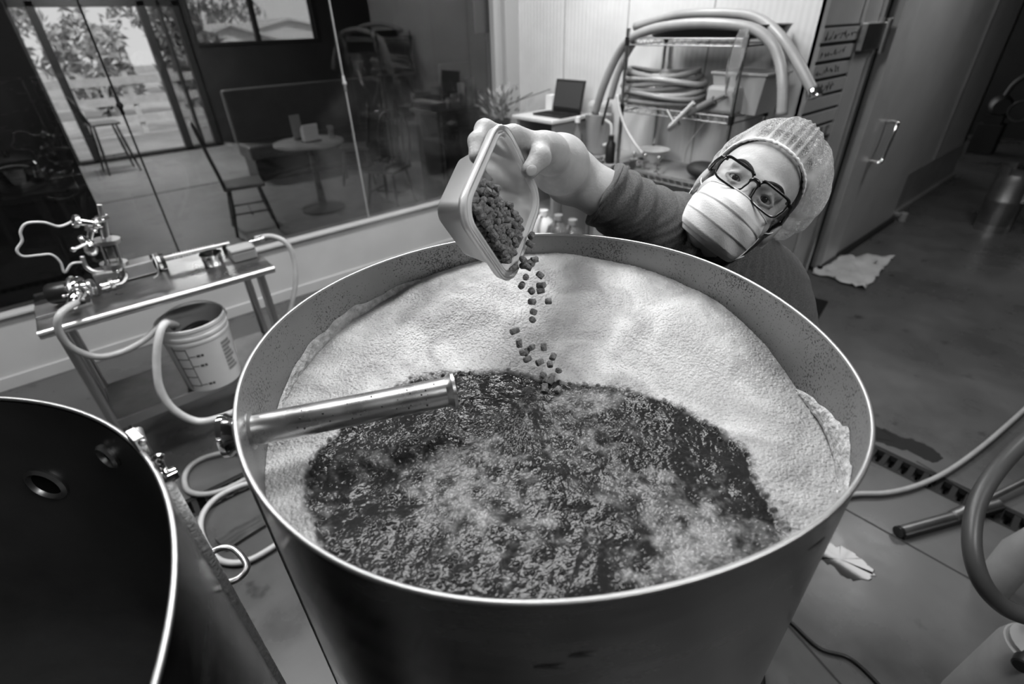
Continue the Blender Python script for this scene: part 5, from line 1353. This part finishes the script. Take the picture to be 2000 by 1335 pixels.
class Vol:
    def __init__(s, lo, hi, h):
        s.lo = np.asarray(lo, float); s.h = h; s.n = np.ceil((np.asarray(hi) - s.lo) / h).astype(int) + 1
        s.D = np.full(s.n, .05, np.float32)

    def sub(s, lo, hi):
        a = np.clip(np.floor((np.asarray(lo) - s.lo) / s.h).astype(int), 0, s.n); b = np.clip(np.ceil((np.asarray(hi) - s.lo) / s.h).astype(int) + 1, 0, s.n)
        if (b <= a).any(): return None, None
        sl = tuple(slice(i, j) for i, j in zip(a, b))
        g = [s.lo[i] + s.h * np.arange(a[i], b[i], dtype=np.float32) for i in range(3)]
        return sl, np.stack(np.meshgrid(*g, indexing='ij'), -1).astype(np.float32)

    def op(s, d, sl, k, mode='add'):
        c = s.D[sl]
        if mode == 'add':
            hh = np.maximum(k - np.abs(c - d), 0) / k; s.D[sl] = np.minimum(c, d) - hh * hh * k * .25
        else:
            d = -d; hh = np.maximum(k - np.abs(c - d), 0) / k; s.D[sl] = np.maximum(c, d) + hh * hh * k * .25

    def cap(s, a, b, ra, rb, k=.012, mode='add', sq=None):
        a = np.asarray(a, float); b = np.asarray(b, float); m = max(ra, rb) + .03
        sl, P = s.sub(np.minimum(a, b) - m, np.maximum(a, b) + m)
        if sl is None: return
        e = (b - a).astype(np.float32); q = P - a.astype(np.float32); t = np.clip(q @ e / max(float(e @ e), 1e-9), 0, 1)
        d = np.linalg.norm(q - t[..., None] * e, axis=-1) - (ra + (rb - ra) * t)
        s.op(d, sl, k, mode)

    def ell(s, c, r, R=None, k=.015, mode='add'):
        c = np.asarray(c, float); r = np.asarray(r, np.float32); m = max(r) + .03
        sl, P = s.sub(c - m, c + m)
        if sl is None: return
        q = P - c.astype(np.float32)
        if R is not None: q = q @ np.asarray(R, np.float32)
        k0 = np.linalg.norm(q / r, axis=-1); k1 = np.linalg.norm(q / (r * r), axis=-1) + 1e-9
        s.op(k0 * (k0 - 1) / k1, sl, k, mode)

    def mesh(s):
        D = s.D; S = D < 0; nx, ny, nz = D.shape
        cnt = np.zeros((nx - 1, ny - 1, nz - 1), np.int8)
        cs = [(i, j, k) for i in (0, 1) for j in (0, 1) for k in (0, 1)]
        for i, j, k in cs: cnt += S[i:nx - 1 + i, j:ny - 1 + j, k:nz - 1 + k]
        I = np.argwhere((cnt > 0) & (cnt < 8))
        ids = np.full(cnt.shape, -1, np.int32); ids[I[:, 0], I[:, 1], I[:, 2]] = np.arange(len(I))
        val = {c: D[I[:, 0] + c[0], I[:, 1] + c[1], I[:, 2] + c[2]] for c in cs}
        pos = np.zeros((len(I), 3)); n = np.zeros(len(I))
        for a in cs:
            for ax in range(3):
                if a[ax]: continue
                b = list(a); b[ax] = 1; b = tuple(b); va, vb = val[a], val[b]; m = (va < 0) != (vb < 0)
                t = np.where(m, va / np.where(m, va - vb, 1), 0); p = np.tile(np.array(a, float), (len(I), 1)); p[:, ax] += t
                pos += p * m[:, None]; n += m
        V = s.lo + (I + pos / n[:, None]) * s.h
        Q = []
        for ax in range(3):
            sa = [slice(None)] * 3; sb = [slice(None)] * 3; sa[ax] = slice(0, -1); sb[ax] = slice(1, None)
            E = np.argwhere(S[tuple(sa)] != S[tuple(sb)]); o1, o2 = (ax + 1) % 3, (ax + 2) % 3
            E = E[(E[:, o1] > 0) & (E[:, o2] > 0) & (E[:, o1] < D.shape[o1] - 1) & (E[:, o2] < D.shape[o2] - 1)]
            d1 = np.zeros(3, int); d1[o1] = 1; d2 = np.zeros(3, int); d2[o2] = 1
            g = lambda X: ids[X[:, 0], X[:, 1], X[:, 2]]
            q = np.stack([g(E - d1 - d2), g(E - d2), g(E), g(E - d1)], -1)
            ins = S[E[:, 0], E[:, 1], E[:, 2]]; q = np.where(ins[:, None], q, q[:, ::-1]); Q.append(q)
        Q = np.concatenate(Q); return V, Q[(Q >= 0).all(1)]


def smooth_mesh(V, Q, it=2, lam=.5):
    a = np.concatenate([Q[:, i] for i in range(4)]); b = np.concatenate([Q[:, (i + 1) % 4] for i in range(4)])
    for _ in range(it):
        S = np.zeros_like(V); n = np.bincount(a, minlength=len(V)) + np.bincount(b, minlength=len(V))
        for c in range(3): S[:, c] = np.bincount(a, V[b, c], len(V)) + np.bincount(b, V[a, c], len(V))
        V = V + lam * (S / n[:, None] - V)
    return V


# head frame: x = person's right, y = where the face looks, z = crown
EYE = A(1465, 368, d=.93)
hy = CM @ np.array([-.29, .08, -.95]); hy /= np.linalg.norm(hy)
hx_ = CM @ np.array([-.77, -.64, 0]); hx_ -= hy * (hx_ @ hy); hx_ /= np.linalg.norm(hx_)
hz_ = np.cross(hx_, hy); HM = np.stack([hx_, hy, hz_], -1)
HO = EYE - hy * .092


HS = 1.08


def hd(x, y, z): return HO + HM @ (np.array([x, y, z], float) * HS)


SR, SL = A(1335, 470, d=1.07), A(1482, 552, d=1.2)
ELB, WR = A(1113, 342, d=1.04), A(1072, 300, d=.845)
NB = (SR + SL) / 2 + np.array([.01, 0, .035])
HIP = np.array([1.16, .37, .93]); CH = (SR + SL) / 2 * .75 + HIP * .25
LEL, LWR = np.array([.98, .235, 1.20]), np.array([.90, .30, 1.06])
body = Vol((.3, .0, .9), (1.36, .74, 1.92), .003)
# head
for c, r, k in (((0, -.012, .035), (.077, .098, .092), .01), ((0, .034, -.028), (.063, .062, .086), .02), ((0, .042, -.085), (.05, .05, .038), .03)):
    body.ell(hd(*c), np.array(r) * HS, HM, k)
for s in (-1, 1):
    body.ell(hd(s * .042, .058, -.036), (.03, .03, .032), HM, .02)
    body.ell(hd(s * .079, -.008, -.012), (.011, .021, .033), HM, .006)
body.cap(hd(-.042, .080, .021), hd(-.012, .089, .017), .010, .011, .02); body.cap(hd(.042, .080, .021), hd(.012, .089, .017), .010, .011, .02)
for s in (-1, 1): body.ell(hd(s * .031, .098, -.001), (.018, .016, .010), HM, .012, 'cut')
body.cap(hd(0, .088, .006), hd(0, .108, -.034), .008, .013, .014); body.ell(hd(0, .102, -.04), (.018, .013, .011), HM, .01)
for s in (-1, 1):       # lids
    body.cap(hd(s * .019, .0895, .003), hd(s * .031, .0895, .0084), .003, .0042, .003); body.cap(hd(s * .031, .0895, .0084), hd(s * .047, .081, .001), .0042, .0032, .003)
    body.cap(hd(s * .019, .089, -.004), hd(s * .031, .0885, -.0088), .003, .003, .003); body.cap(hd(s * .031, .0885, -.0088), hd(s * .047, .081, -.003), .003, .003, .003)
# neck and trunk
body.cap(hd(0, -.03, -.06), NB, .056, .06, .03); body.cap(NB, CH, .075, .12, .05)
body.cap(SR, SL, .06, .06, .06); body.cap(CH, HIP, .12, .12, .05)
# arms
MID = ELB * .45 + WR * .55
body.cap(SR, ELB, .058, .048, .03); body.cap(ELB, MID, .049, .053, .02); body.cap(MID, WR, .053, .027, .012); body.ell(ELB + [.0, .01, .0], (.052, .05, .05), None, .03)
body.cap(SL, LEL, .055, .044, .03); body.cap(LEL, LWR, .043, .028, .02)
lh = LWR + np.array([-.02, .03, -.075]); body.cap(LWR, lh, .028, .03, .02)
# right hand
iM, mM, rM, pM = A(1003, 268, d=.752), A(1014, 278, d=.782), A(1027, 290, d=.806), A(1043, 304, d=.826)
fing = {'i': [iM, A(947, 254, d=.725), A(931, 276, d=.700), A(930, 306, d=.688)], 'm': [mM, A(955, 268, d=.775), A(930, 300, d=.770), A(938, 330, d=.765)],
        'r': [rM, A(970, 288, d=.795), A(945, 318, d=.785), A(952, 345, d=.778)], 'p': [pM, A(995, 310, d=.815), A(972, 335, d=.805), A(976, 358, d=.8)]}
rad = {'i': (.0135, .0128, .0120, .0102), 'm': (.0135, .012, .011, .0095), 'r': (.013, .0115, .0105, .009), 'p': (.012, .0105, .0095, .008)}
for kx, P in fing.items():
    r_ = rad[kx]; body.cap(WR, P[0], .023, r_[0] + .002, .018)
    for a in range(3): body.cap(P[a], P[a + 1], r_[a], r_[a + 1], .006)
for a, b in ((iM, mM), (mM, rM), (rM, pM)): body.cap(a, b, .014, .014, .012)
tC, tM, tI, tT = A(1066, 290, d=.82), A(1054, 286, d=.778), A(1055, 308, d=.752), A(1034, 333, d=.741)
body.cap(WR, tC, .024, .02, .02); body.cap(tC, tM, .02, .0165, .014); body.cap(tM, tI, .0165, .0160, .008); body.cap(tI, tT, .0160, .0128, .006)
body.cap(iM, tM, .010, .012, .016); body.ell(fing['i'][1], (.0142, .0142, .0142), None, .008)
V, Q = body.mesh(); V = smooth_mesh(V, Q, 3)
M_SKIN = gmat('skin', .4, .5, var=.09, scale=45, bump=.12, bscale=260, spec=.4, sss=.0)
pr_ = root('person', (HIP[0], HIP[1], 0), 'person in hair net, face mask and glasses reaching over the kettle to pour pellets', 'person')
mk('body', (V, Q), M_SKIN, pr_, smooth=True)


def nail(c, nrm, tip, w, l):
    nrm = nrm / np.linalg.norm(nrm); t = tip - nrm * (tip @ nrm); t /= np.linalg.norm(t); s = np.cross(t, nrm)
    mk('fingernail', ball(c, 1, 14, 8, (w, l, .0018), np.stack([s, t, nrm], -1)), gmat('nail', .46, .3), pr_, smooth=True)


toc = lambda p: (np.array([0, 0, CZ]) - p) / np.linalg.norm(np.array([0, 0, CZ]) - p)
nrm = toc(tT) * .9 + CM @ np.array([.25, -.1, 0]); nrm /= np.linalg.norm(nrm); nail(A(1038, 333, d=.741 - .0118), nrm, tT - tI, .0074, .0088)
iT = fing['i'][3]; nrm = toc(iT) * .8 + CM @ np.array([-.75, -.05, 0]); nrm /= np.linalg.norm(nrm); nail(A(929, 298, d=.6905) + nrm * .0062, nrm, iT - fing['i'][2], .0058, .0085)
# left hand fingers hang relaxed
lv = Vol(lh - .14, lh + .1, .003)
for k in range(4):
    o_ = np.array([.012 * (k - 1.5), .014 * (k - 1.5), 0]); b0 = lh + o_ + np.array([-.005, 0, -.015]); b1 = b0 + np.array([-.02, 0, -.035]); b2 = b1 + np.array([.0, .0, -.03])
    lv.cap(b0, b1, .01, .009, .005); lv.cap(b1, b2, .009, .0075, .005)
lv.cap(lh + [0, .02, .02], lh + np.array([-.03, .045, -.02]), .012, .0095, .006)
lv.cap(LWR, lh, .029, .03, .01)
V, Q = lv.mesh(); mk('left_hand', (smooth_mesh(V, Q, 2), Q), M_SKIN, pr_, smooth=True)

# shirt
sh = Vol((.5, .02, .86), (1.38, .76, 1.66), .004)
SLV = SR + (ELB - SR) * .76; LSL = SL + (LEL - SL) * .62
sh.cap(SR, SLV + (ELB - SR) * .0, .072, .066, .04); sh.cap(SL, LSL, .07, .064, .04); sh.cap(SR, SL, .075, .075, .06); sh.cap(NB - [0, 0, .03], CH, .09, .135, .06); sh.cap(CH, HIP - [0, 0, .03], .14, .15, .06)
sh.cap(SR * .75 + SL * .25, CH, .085, .12, .06)
# cut sleeve end flat
ad = (ELB - SR) / np.linalg.norm(ELB - SR); hem = SR + (ELB - SR) * .72
sl, P = sh.sub(SLV - .12, SLV + .12); d = -((P - hem.astype(np.float32)) @ ad.astype(np.float32)); sh.op(d, sl, .006, 'cut')
sh.cap(hd(0, -.03, -.06) + (NB - hd(0, -.03, -.06)) * .1, NB + [0, 0, .012], .072, .066, .01, 'cut')
ax_ = ((SL - SR) / np.linalg.norm(SL - SR)).astype(np.float32)
g = [sh.lo[i] + sh.h * np.arange(sh.n[i], dtype=np.float32) for i in range(3)]
X3, Y3, Z3 = np.meshgrid(*g, indexing='ij', sparse=True)
ph = (X3 - SR[0]) * ax_[0] + (Y3 - SR[1]) * ax_[1] + (Z3 - SR[2]) * (ax_[2] - .25)
sh.D += (.0042 * np.sin(ph * 150 + 3 * np.sin(Z3 * 22 + Y3 * 9)) * (.5 + .5 * np.sin(Z3 * 14 + ph * 12 + 1)) + .0016 * np.sin(ph * 320 + 4 * np.sin(Z3 * 40))).astype(np.float32)
V, Q = sh.mesh(); V = smooth_mesh(V, Q, 2)
M_SHIRT = gmat('heather_shirt', .07, .9, var=.5, scale=420, bump=.25, bscale=700, sheen=.15, detail=2)
mk('shirt', (V, Q), M_SHIRT, pr_, smooth=True, label='dark heather t-shirt')
u, v, w = frame_axes(ad); hr = []
mk('sleeve_hem', tube([hem - ad * .004 + .0665 * (u * math.cos(t) + v * math.sin(t)) for t in np.linspace(0, 2 * math.pi, 40, endpoint=False)], .0028, 6, closed=True), M_SHIRT, pr_, smooth=True)
nd = (NB - hd(0, -.03, -.06)); nd /= np.linalg.norm(nd); u, v, w = frame_axes(nd)
mk('collar', tube([NB + nd * .0 + .069 * (u * math.cos(t) + v * math.sin(t)) + np.array([0, 0, .0]) for t in np.linspace(0, 2 * math.pi, 48, endpoint=False)], .006, 8, closed=True), M_SHIRT, pr_, smooth=True)
# trousers and shoes
tv = Vol((.9, .1, .06), (1.42, .68, 1.16), .006)
FT = [np.array([1.12, .5, .07]), np.array([1.16, .27, .07])]
tv.cap(HIP + [0, .05, .02], HIP - [0, .05, -.02], .145, .145, .05)
for s, ft in zip((1, -1), FT):
    h_ = HIP + np.array([0, .085 * s, -.05]); kn = (h_ + ft) / 2 + np.array([-.03, 0, .02])
    tv.cap(h_, kn, .1, .075, .05); tv.cap(kn, ft + [0, 0, .03], .072, .06, .02)
V, Q = tv.mesh(); mk('trousers', (smooth_mesh(V, Q, 2), Q), gmat('trousers', .04, .9, bump=.2, bscale=300), pr_, smooth=True)
for ft in FT:
    sv = Vol(ft + [-.26, -.08, -.08], ft + [.14, .08, .1], .005)
    sv.cap(ft + [.04, 0, -.02], ft + [-.16, 0, -.03], .05, .038, .02); sv.cap(ft + [0, 0, .03], ft, .055, .05, .02)
    sv.D = np.maximum(sv.D, (-(sv.lo[2] + sv.h * np.arange(sv.n[2])) + .002)[None, None, :].astype(np.float32))
    V, Q = sv.mesh(); mk('shoe', (smooth_mesh(V, Q, 1), Q), BLACK, pr_, smooth=True)

# eyes, brows, hair
M_EYE = gmat('eye_white', .3, .25); M_IRIS = gmat('iris', .015, .08)
look = CM @ np.array([-.36, .12, -.92]); look /= np.linalg.norm(look)
for s in (-1, 1):
    c = hd(s * .031, .0762, 0)
    e = mk('eye', ball(c, .0134, 20, 14), M_EYE, pr_, smooth=True)
    u, v, w = frame_axes(look)
    mk('iris', ball(c + look * .0104, 1, 16, 8, (.0066, .0066, .0036), np.stack([u, v, w], -1)), M_IRIS, e, smooth=True)
    P = [hd(s * .012, .0995, .019), hd(s * .026, .0985, .0245), hd(s * .04, .0920, .0265), hd(s * .053, .079, .0225)]
    bw = [tube(spline(np.array(P), 6), np.interp(np.linspace(0, 1, 19), [0, .2, .6, 1], [.0014, .0030, .0026, .0008]), 8)]
    mk('eyebrow', merge(*bw), gmat('brow_hair', .045, .8, var=.6, scale=900, bump=.8, bscale=900), pr_, smooth=True)
hv = Vol(HO - .16, HO + .16, .003)
hv.ell(hd(0, -.014, .037), (.090, .111, .104), HM, .01); hv.ell(hd(0, -.06, -.04), (.065, .05, .055), HM, .02)
for s in (-1, 1): hv.ell(hd(s * .066, .012, -.035), (.013, .024, .05), HM, .015)
hv.ell(hd(0, .112, .0), (.104, .098, .098), HM, .008, 'cut'); hv.ell(hd(0, .07, .0), (.13, .07, .088), HM, .008, 'cut')
V, Q = hv.mesh()
mk('hair', (smooth_mesh(V, Q, 1), Q), gmat('dark_hair', .03, .55, var=.5, scale=120, stretch=(1, 1, .15), bump=.6, bscale=160), pr_, smooth=True)
bv = Vol(HO - .16, HO + .16, .003)
bv.cap(hd(-.064, .02, -.055), hd(-.035, .045, -.100), .012, .013, .02); bv.cap(hd(.064, .02, -.055), hd(.035, .045, -.100), .012, .013, .02); bv.cap(hd(-.035, .045, -.102), hd(.035, .045, -.102), .012, .012, .02)
V, Q = bv.mesh(); mk('beard', (smooth_mesh(V, Q, 1), Q), MATS['dark_hair'], pr_, smooth=True)

# mask
def mask_pt(u, v, off=0.):
    # u -1..1 across, v 0 top .. 1 bottom
    vv = np.array([0, .18, .4, .62, .82, 1.0])
    zc = np.interp(v, vv, [-.019, -.040, -.062, -.084, -.104, -.118]); yc = np.interp(v, vv, [.113, .124, .122, .116, .106, .086])
    zs = np.interp(v, vv, [-.034, -.044, -.058, -.074, -.092, -.105]); ys = np.interp(v, vv, [.036, .034, .03, .028, .03, .034]); xs = np.interp(v, vv, [.066, .068, .069, .068, .065, .060])
    a = abs(u); ph = a * math.pi / 2
    x = math.copysign(xs * math.sin(ph) ** .95, u) if a > 0 else 0
    y = ys + (yc - ys) * max(0, math.cos(ph)) ** (.85 if v > .3 else .75 + .3 * v)
    y -= .011 * math.exp(-((a - .42) / .2) ** 2) * max(0, 1 - v / .35)
    z = zs + (zc - zs) * max(0, math.cos(ph)) ** .8
    sw = (v * 3.3) % 1.0; pl = .0024 * sw * min(1, v * 6) * (1 - .75 * a ** 3) + .0012 * math.sin(9 * u + 14 * v)
    return np.array([x * (1 + pl * 4), y + pl + off, z - .25 * pl])


nu, nv = 48, 66
P = np.array([[hd(*mask_pt(u, v)) for u in np.linspace(-1, 1, nu)] for v in np.linspace(0, 1, nv)])
M_MASK = gmat('mask_fabric', .72, .75, var=.05, scale=25, bump=.15, bscale=380)
o = mk('face_mask', sheet(P), M_MASK, pr_, smooth=True, label='pleated pale surgical mask'); s_ = o.modifiers.new('solidify', 'SOLIDIFY'); s_.thickness = .0012
mk('mask_binding', merge(tube([hd(*mask_pt(u, 0, .001)) for u in np.linspace(-1, 1, 40)], .0013, 6), tube([hd(*mask_pt(-1, v, .0005)) for v in np.linspace(0, 1, 24)], .0022, 6), tube([hd(*mask_pt(1, v, .0005)) for v in np.linspace(0, 1, 24)], .0022, 6)), M_MASK, o, smooth=True)
for s in (-1, 1):
    mk('ear_loop', tube([hd(*mask_pt(s, .02)), hd(s * .08, .015, -.022), hd(s * .086, -.01, -.002)], .0012, 6, 5), WHITEP, o, smooth=True)
    mk('ear_loop', tube([hd(*mask_pt(s, .96)), hd(s * .077, .0, -.07), hd(s * .086, -.02, -.03)], .0012, 6, 5), WHITEP, o, smooth=True)

# glasses
gl = root('glasses', tuple(EYE), None)
gl.parent = pr_; gl.location = EYE - ORG[pr_.name]; ORG[gl.name] = EYE
M_GF = gmat('glasses_frame', .008, .25)


def lens_loop(s, k=1.0, dy=0., n=44):
    out = []
    for t in np.linspace(0, 2 * math.pi, n, endpoint=False):
        c, sn = math.cos(t), math.sin(t)
        x = math.copysign(abs(c) ** .5, c) * .0285 * k; z = math.copysign(abs(sn) ** .5, sn) * .0195 * k
        if z < 0: x *= .94
        xx = s * .0362 + x; out.append(hd(xx, .1105 - .9 * abs(xx) ** 2 * 2.2 + dy, -.002 + z))
    return np.array(out)


for s in (-1, 1):
    LP = lens_loop(s); o = mk('frame_rim', tube(LP, .0019, 8, closed=True), M_GF, gl, smooth=True)
    k = len(LP); mk('lens', (np.concatenate([LP, [LP.mean(0)]]), [(i, (i + 1) % k, k) for i in range(k)]), clearmat('lens_glass', .02, .6, .0, .3, .97, 1.5), gl, smooth=True)
    ux = [hd(s * .0362 + math.copysign(1, c_) * abs(c_) ** .5 * .0285, .1115 - 1.98 * (s * .0362 + math.copysign(1, c_) * abs(c_) ** .5 * .0285) ** 2, .0165 - .004 * abs(c_) ** 6) for c_ in np.linspace(-.98, .98, 14)]
    mk('brow_bar', tube(ux, .0024, 8), M_GF, gl, smooth=True)
    mk('temple', tube([hd(s * .061, .102, .012), hd(s * .069, .095, .012), hd(s * .077, .06, .008), hd(s * .082, .0, .004)], [.0045, .005, .004, .003], 8, 5) if False else tube([hd(s * .061, .102, .012), hd(s * .070, .094, .012), hd(s * .077, .06, .008), hd(s * .083, .0, .004)], .0036, 8), M_GF, gl, smooth=True)
mk('bridge', tube([hd(-.009, .110, .004), hd(-.004, .113, .008), hd(.004, .113, .008), hd(.009, .110, .004)], .0036, 8, 4), M_GF, gl, smooth=True)

# hair net
def cap_material():
    m = bpy.data.materials.new('hair_net'); m.use_nodes = True; nt = m.node_tree; N = nt.nodes; L = nt.links
    N.remove(N['Principled BSDF']); out = N['Material Output']
    tr = N.new('ShaderNodeBsdfTransparent'); df = N.new('ShaderNodeBsdfDiffuse'); df.inputs[0].default_value = g3(.85); tl = N.new('ShaderNodeBsdfTranslucent'); tl.inputs[0].default_value = g3(.85)
    m1 = N.new('ShaderNodeMixShader'); m1.inputs[0].default_value = .35; L.new(df.outputs[0], m1.inputs[1]); L.new(tl.outputs[0], m1.inputs[2])
    tc = N.new('ShaderNodeTexCoord')
    st = None
    for sc_, dst in ((75, 2.0), (130, 1.5)):
        w = N.new('ShaderNodeTexNoise'); w.inputs['Scale'].default_value = sc_; w.inputs['Detail'].default_value = 1.5; w.inputs['Distortion'].default_value = dst; L.new(tc.outputs['Object'], w.inputs[0])
        sb = N.new('ShaderNodeMath'); sb.operation = 'SUBTRACT'; L.new(w.outputs[0], sb.inputs[0]); sb.inputs[1].default_value = .5
        ab = N.new('ShaderNodeMath'); ab.operation = 'ABSOLUTE'; L.new(sb.outputs[0], ab.inputs[0])
        mr = N.new('ShaderNodeMapRange'); L.new(ab.outputs[0], mr.inputs[0]); mr.inputs[1].default_value = .004; mr.inputs[2].default_value = .022; mr.inputs[3].default_value = .8; mr.inputs[4].default_value = .13
        if st is None: st = mr
        else:
            mm = N.new('ShaderNodeMath'); mm.operation = 'MAXIMUM'; L.new(st.outputs[0], mm.inputs[0]); L.new(mr.outputs[0], mm.inputs[1]); mr = mm
    at = N.new('ShaderNodeAttribute'); at.attribute_name = 'dense'
    mx = N.new('ShaderNodeMath'); mx.operation = 'MAXIMUM'; L.new(mr.outputs[0], mx.inputs[0]); L.new(at.outputs['Fac'], mx.inputs[1])
    m2 = N.new('ShaderNodeMixShader'); L.new(mx.outputs[0], m2.inputs[0]); L.new(tr.outputs[0], m2.inputs[1]); L.new(m1.outputs[0], m2.inputs[2]); L.new(m2.outputs[0], out.inputs[0])
    return m


nt_, na_ = 46, 200
ph = np.linspace(0, 2 * math.pi, na_, endpoint=False)
ring = np.stack([.0805 * np.sin(ph), -.012 + .0935 * np.cos(ph), .018 + .074 * np.cos(ph) - .010 * np.cos(2 * ph)], -1)
axn = np.array([0, -.42, .9]); axn /= np.linalg.norm(axn); ux_ = np.array([1., 0, 0]); uy_ = np.cross(axn, ux_)
cen = np.array([-.012, -.045, .05]); RADS = np.array([.108, .126, .122])
fold = fbm(ph * 9, np.zeros(na_), 91, 3) - .5; fold2 = np.abs(np.sin(ph * 11 + 3 * np.sin(ph * 3))) ** 3
CP = []; dens = []
rel = ring - cen; dirr = rel / np.linalg.norm(rel, axis=1)[:, None]
for i in range(nt_):
    t = i / (nt_ - 1)
    d = dirr * math.cos(t * math.pi / 2) + axn * math.sin(t * math.pi / 2); d /= np.linalg.norm(d, axis=1)[:, None]
    # bulging sphere radius
    R_ = 1 / np.linalg.norm(d / RADS, axis=1)
    f = float(sstep(0, .22, t)); amp = .010 * math.exp(-t * 3.2) * f + .0012 * f
    R_ = R_ * (1 + .03 * np.sin(3 * ph + 2 * t)) + amp * (1.4 * fold + .9 * (fold2 - .3))
    # low bulge behind the ears and nape
    CP.append((ring if i == 0 else rel * (1 - f) + d * R_[:, None] * f + cen))
    dens.append(np.clip(1 - t * 6, 0, 1) + np.clip(1.1 * (fold2 - .5) * math.exp(-t * 1.6), 0, .6))
CP = np.array(CP); W3 = (CP.reshape(-1, 3) * HS @ HM.T + HO)
idx = np.arange(nt_ * na_).reshape(nt_, na_); nx = np.roll(idx, -1, 1)
Q = np.stack([idx[:-1], nx[:-1], nx[1:], idx[1:]], -1).reshape(-1, 4)
hn_ = mk('hair_net', (W3, Q), cap_material(), pr_, smooth=True, attr={'dense': np.array(dens).ravel()}, label='white mesh bouffant hair net')
hb = [hd(*(ring[j] * [1.005, 1.005, 1] + [0, .0, 0])) + (HM @ np.array([0, 0, .0010 * math.sin(ph[j] * 43) * math.sin(ph[j] * 5)])) for j in range(na_)]
mk('elastic_band', tube(np.array(hb), .0030 + .0006 * np.sin(ph * 61) * np.sin(ph * 7), 7, closed=True), gmat('elastic', .85, .8), hn_, smooth=True)

# ------------------------------------------------------------------ steam drifting off the wort
def steam_material():
    m = bpy.data.materials.new('steam'); m.use_nodes = True; nt = m.node_tree; N = nt.nodes; L = nt.links
    N.remove(N['Principled BSDF']); out = N['Material Output']
    vs = N.new('ShaderNodeVolumeScatter'); vs.inputs['Color'].default_value = g3(1); vs.inputs['Anisotropy'].default_value = .2
    tc = N.new('ShaderNodeTexCoord'); n = N.new('ShaderNodeTexNoise'); n.inputs['Scale'].default_value = 2.6; n.inputs['Detail'].default_value = 4; n.inputs['Roughness'].default_value = .6; n.inputs['Distortion'].default_value = .8
    L.new(tc.outputs['Object'], n.inputs[0])
    mr = N.new('ShaderNodeMapRange'); L.new(n.outputs[0], mr.inputs[0]); mr.inputs[1].default_value = .5; mr.inputs[2].default_value = .72; mr.inputs[3].default_value = 0; mr.inputs[4].default_value = 1.
    # fade towards the edge of the plume
    ln = N.new('ShaderNodeVectorMath'); ln.operation = 'LENGTH'; sc = N.new('ShaderNodeVectorMath'); sc.operation = 'MULTIPLY'; sc.inputs[1].default_value = (1 / .6, 1 / .5, 1 / .5)
    L.new(tc.outputs['Object'], sc.inputs[0]); L.new(sc.outputs[0], ln.inputs[0])
    fd = N.new('ShaderNodeMapRange'); L.new(ln.outputs['Value'], fd.inputs[0]); fd.inputs[1].default_value = .2; fd.inputs[2].default_value = 1.; fd.inputs[3].default_value = 1.; fd.inputs[4].default_value = 0.
    mu = N.new('ShaderNodeMath'); mu.operation = 'MULTIPLY'; L.new(mr.outputs[0], mu.inputs[0]); L.new(fd.outputs[0], mu.inputs[1])
    m3 = N.new('ShaderNodeMath'); m3.operation = 'MULTIPLY'; L.new(mu.outputs[0], m3.inputs[0]); m3.inputs[1].default_value = .9
    L.new(m3.outputs[0], vs.inputs['Density']); L.new(vs.outputs[0], out.inputs['Volume'])
    return m


spc = A(815, 335, d=2.2)
V, F = ball(spc, 1, 24, 14, (.6, .5, .5))
st_ = mk('steam', (V, F), steam_material(), smooth=True, label='thin steam drifting up behind the kettle in front of the glass', cat='steam', kind='stuff', origin=spc)
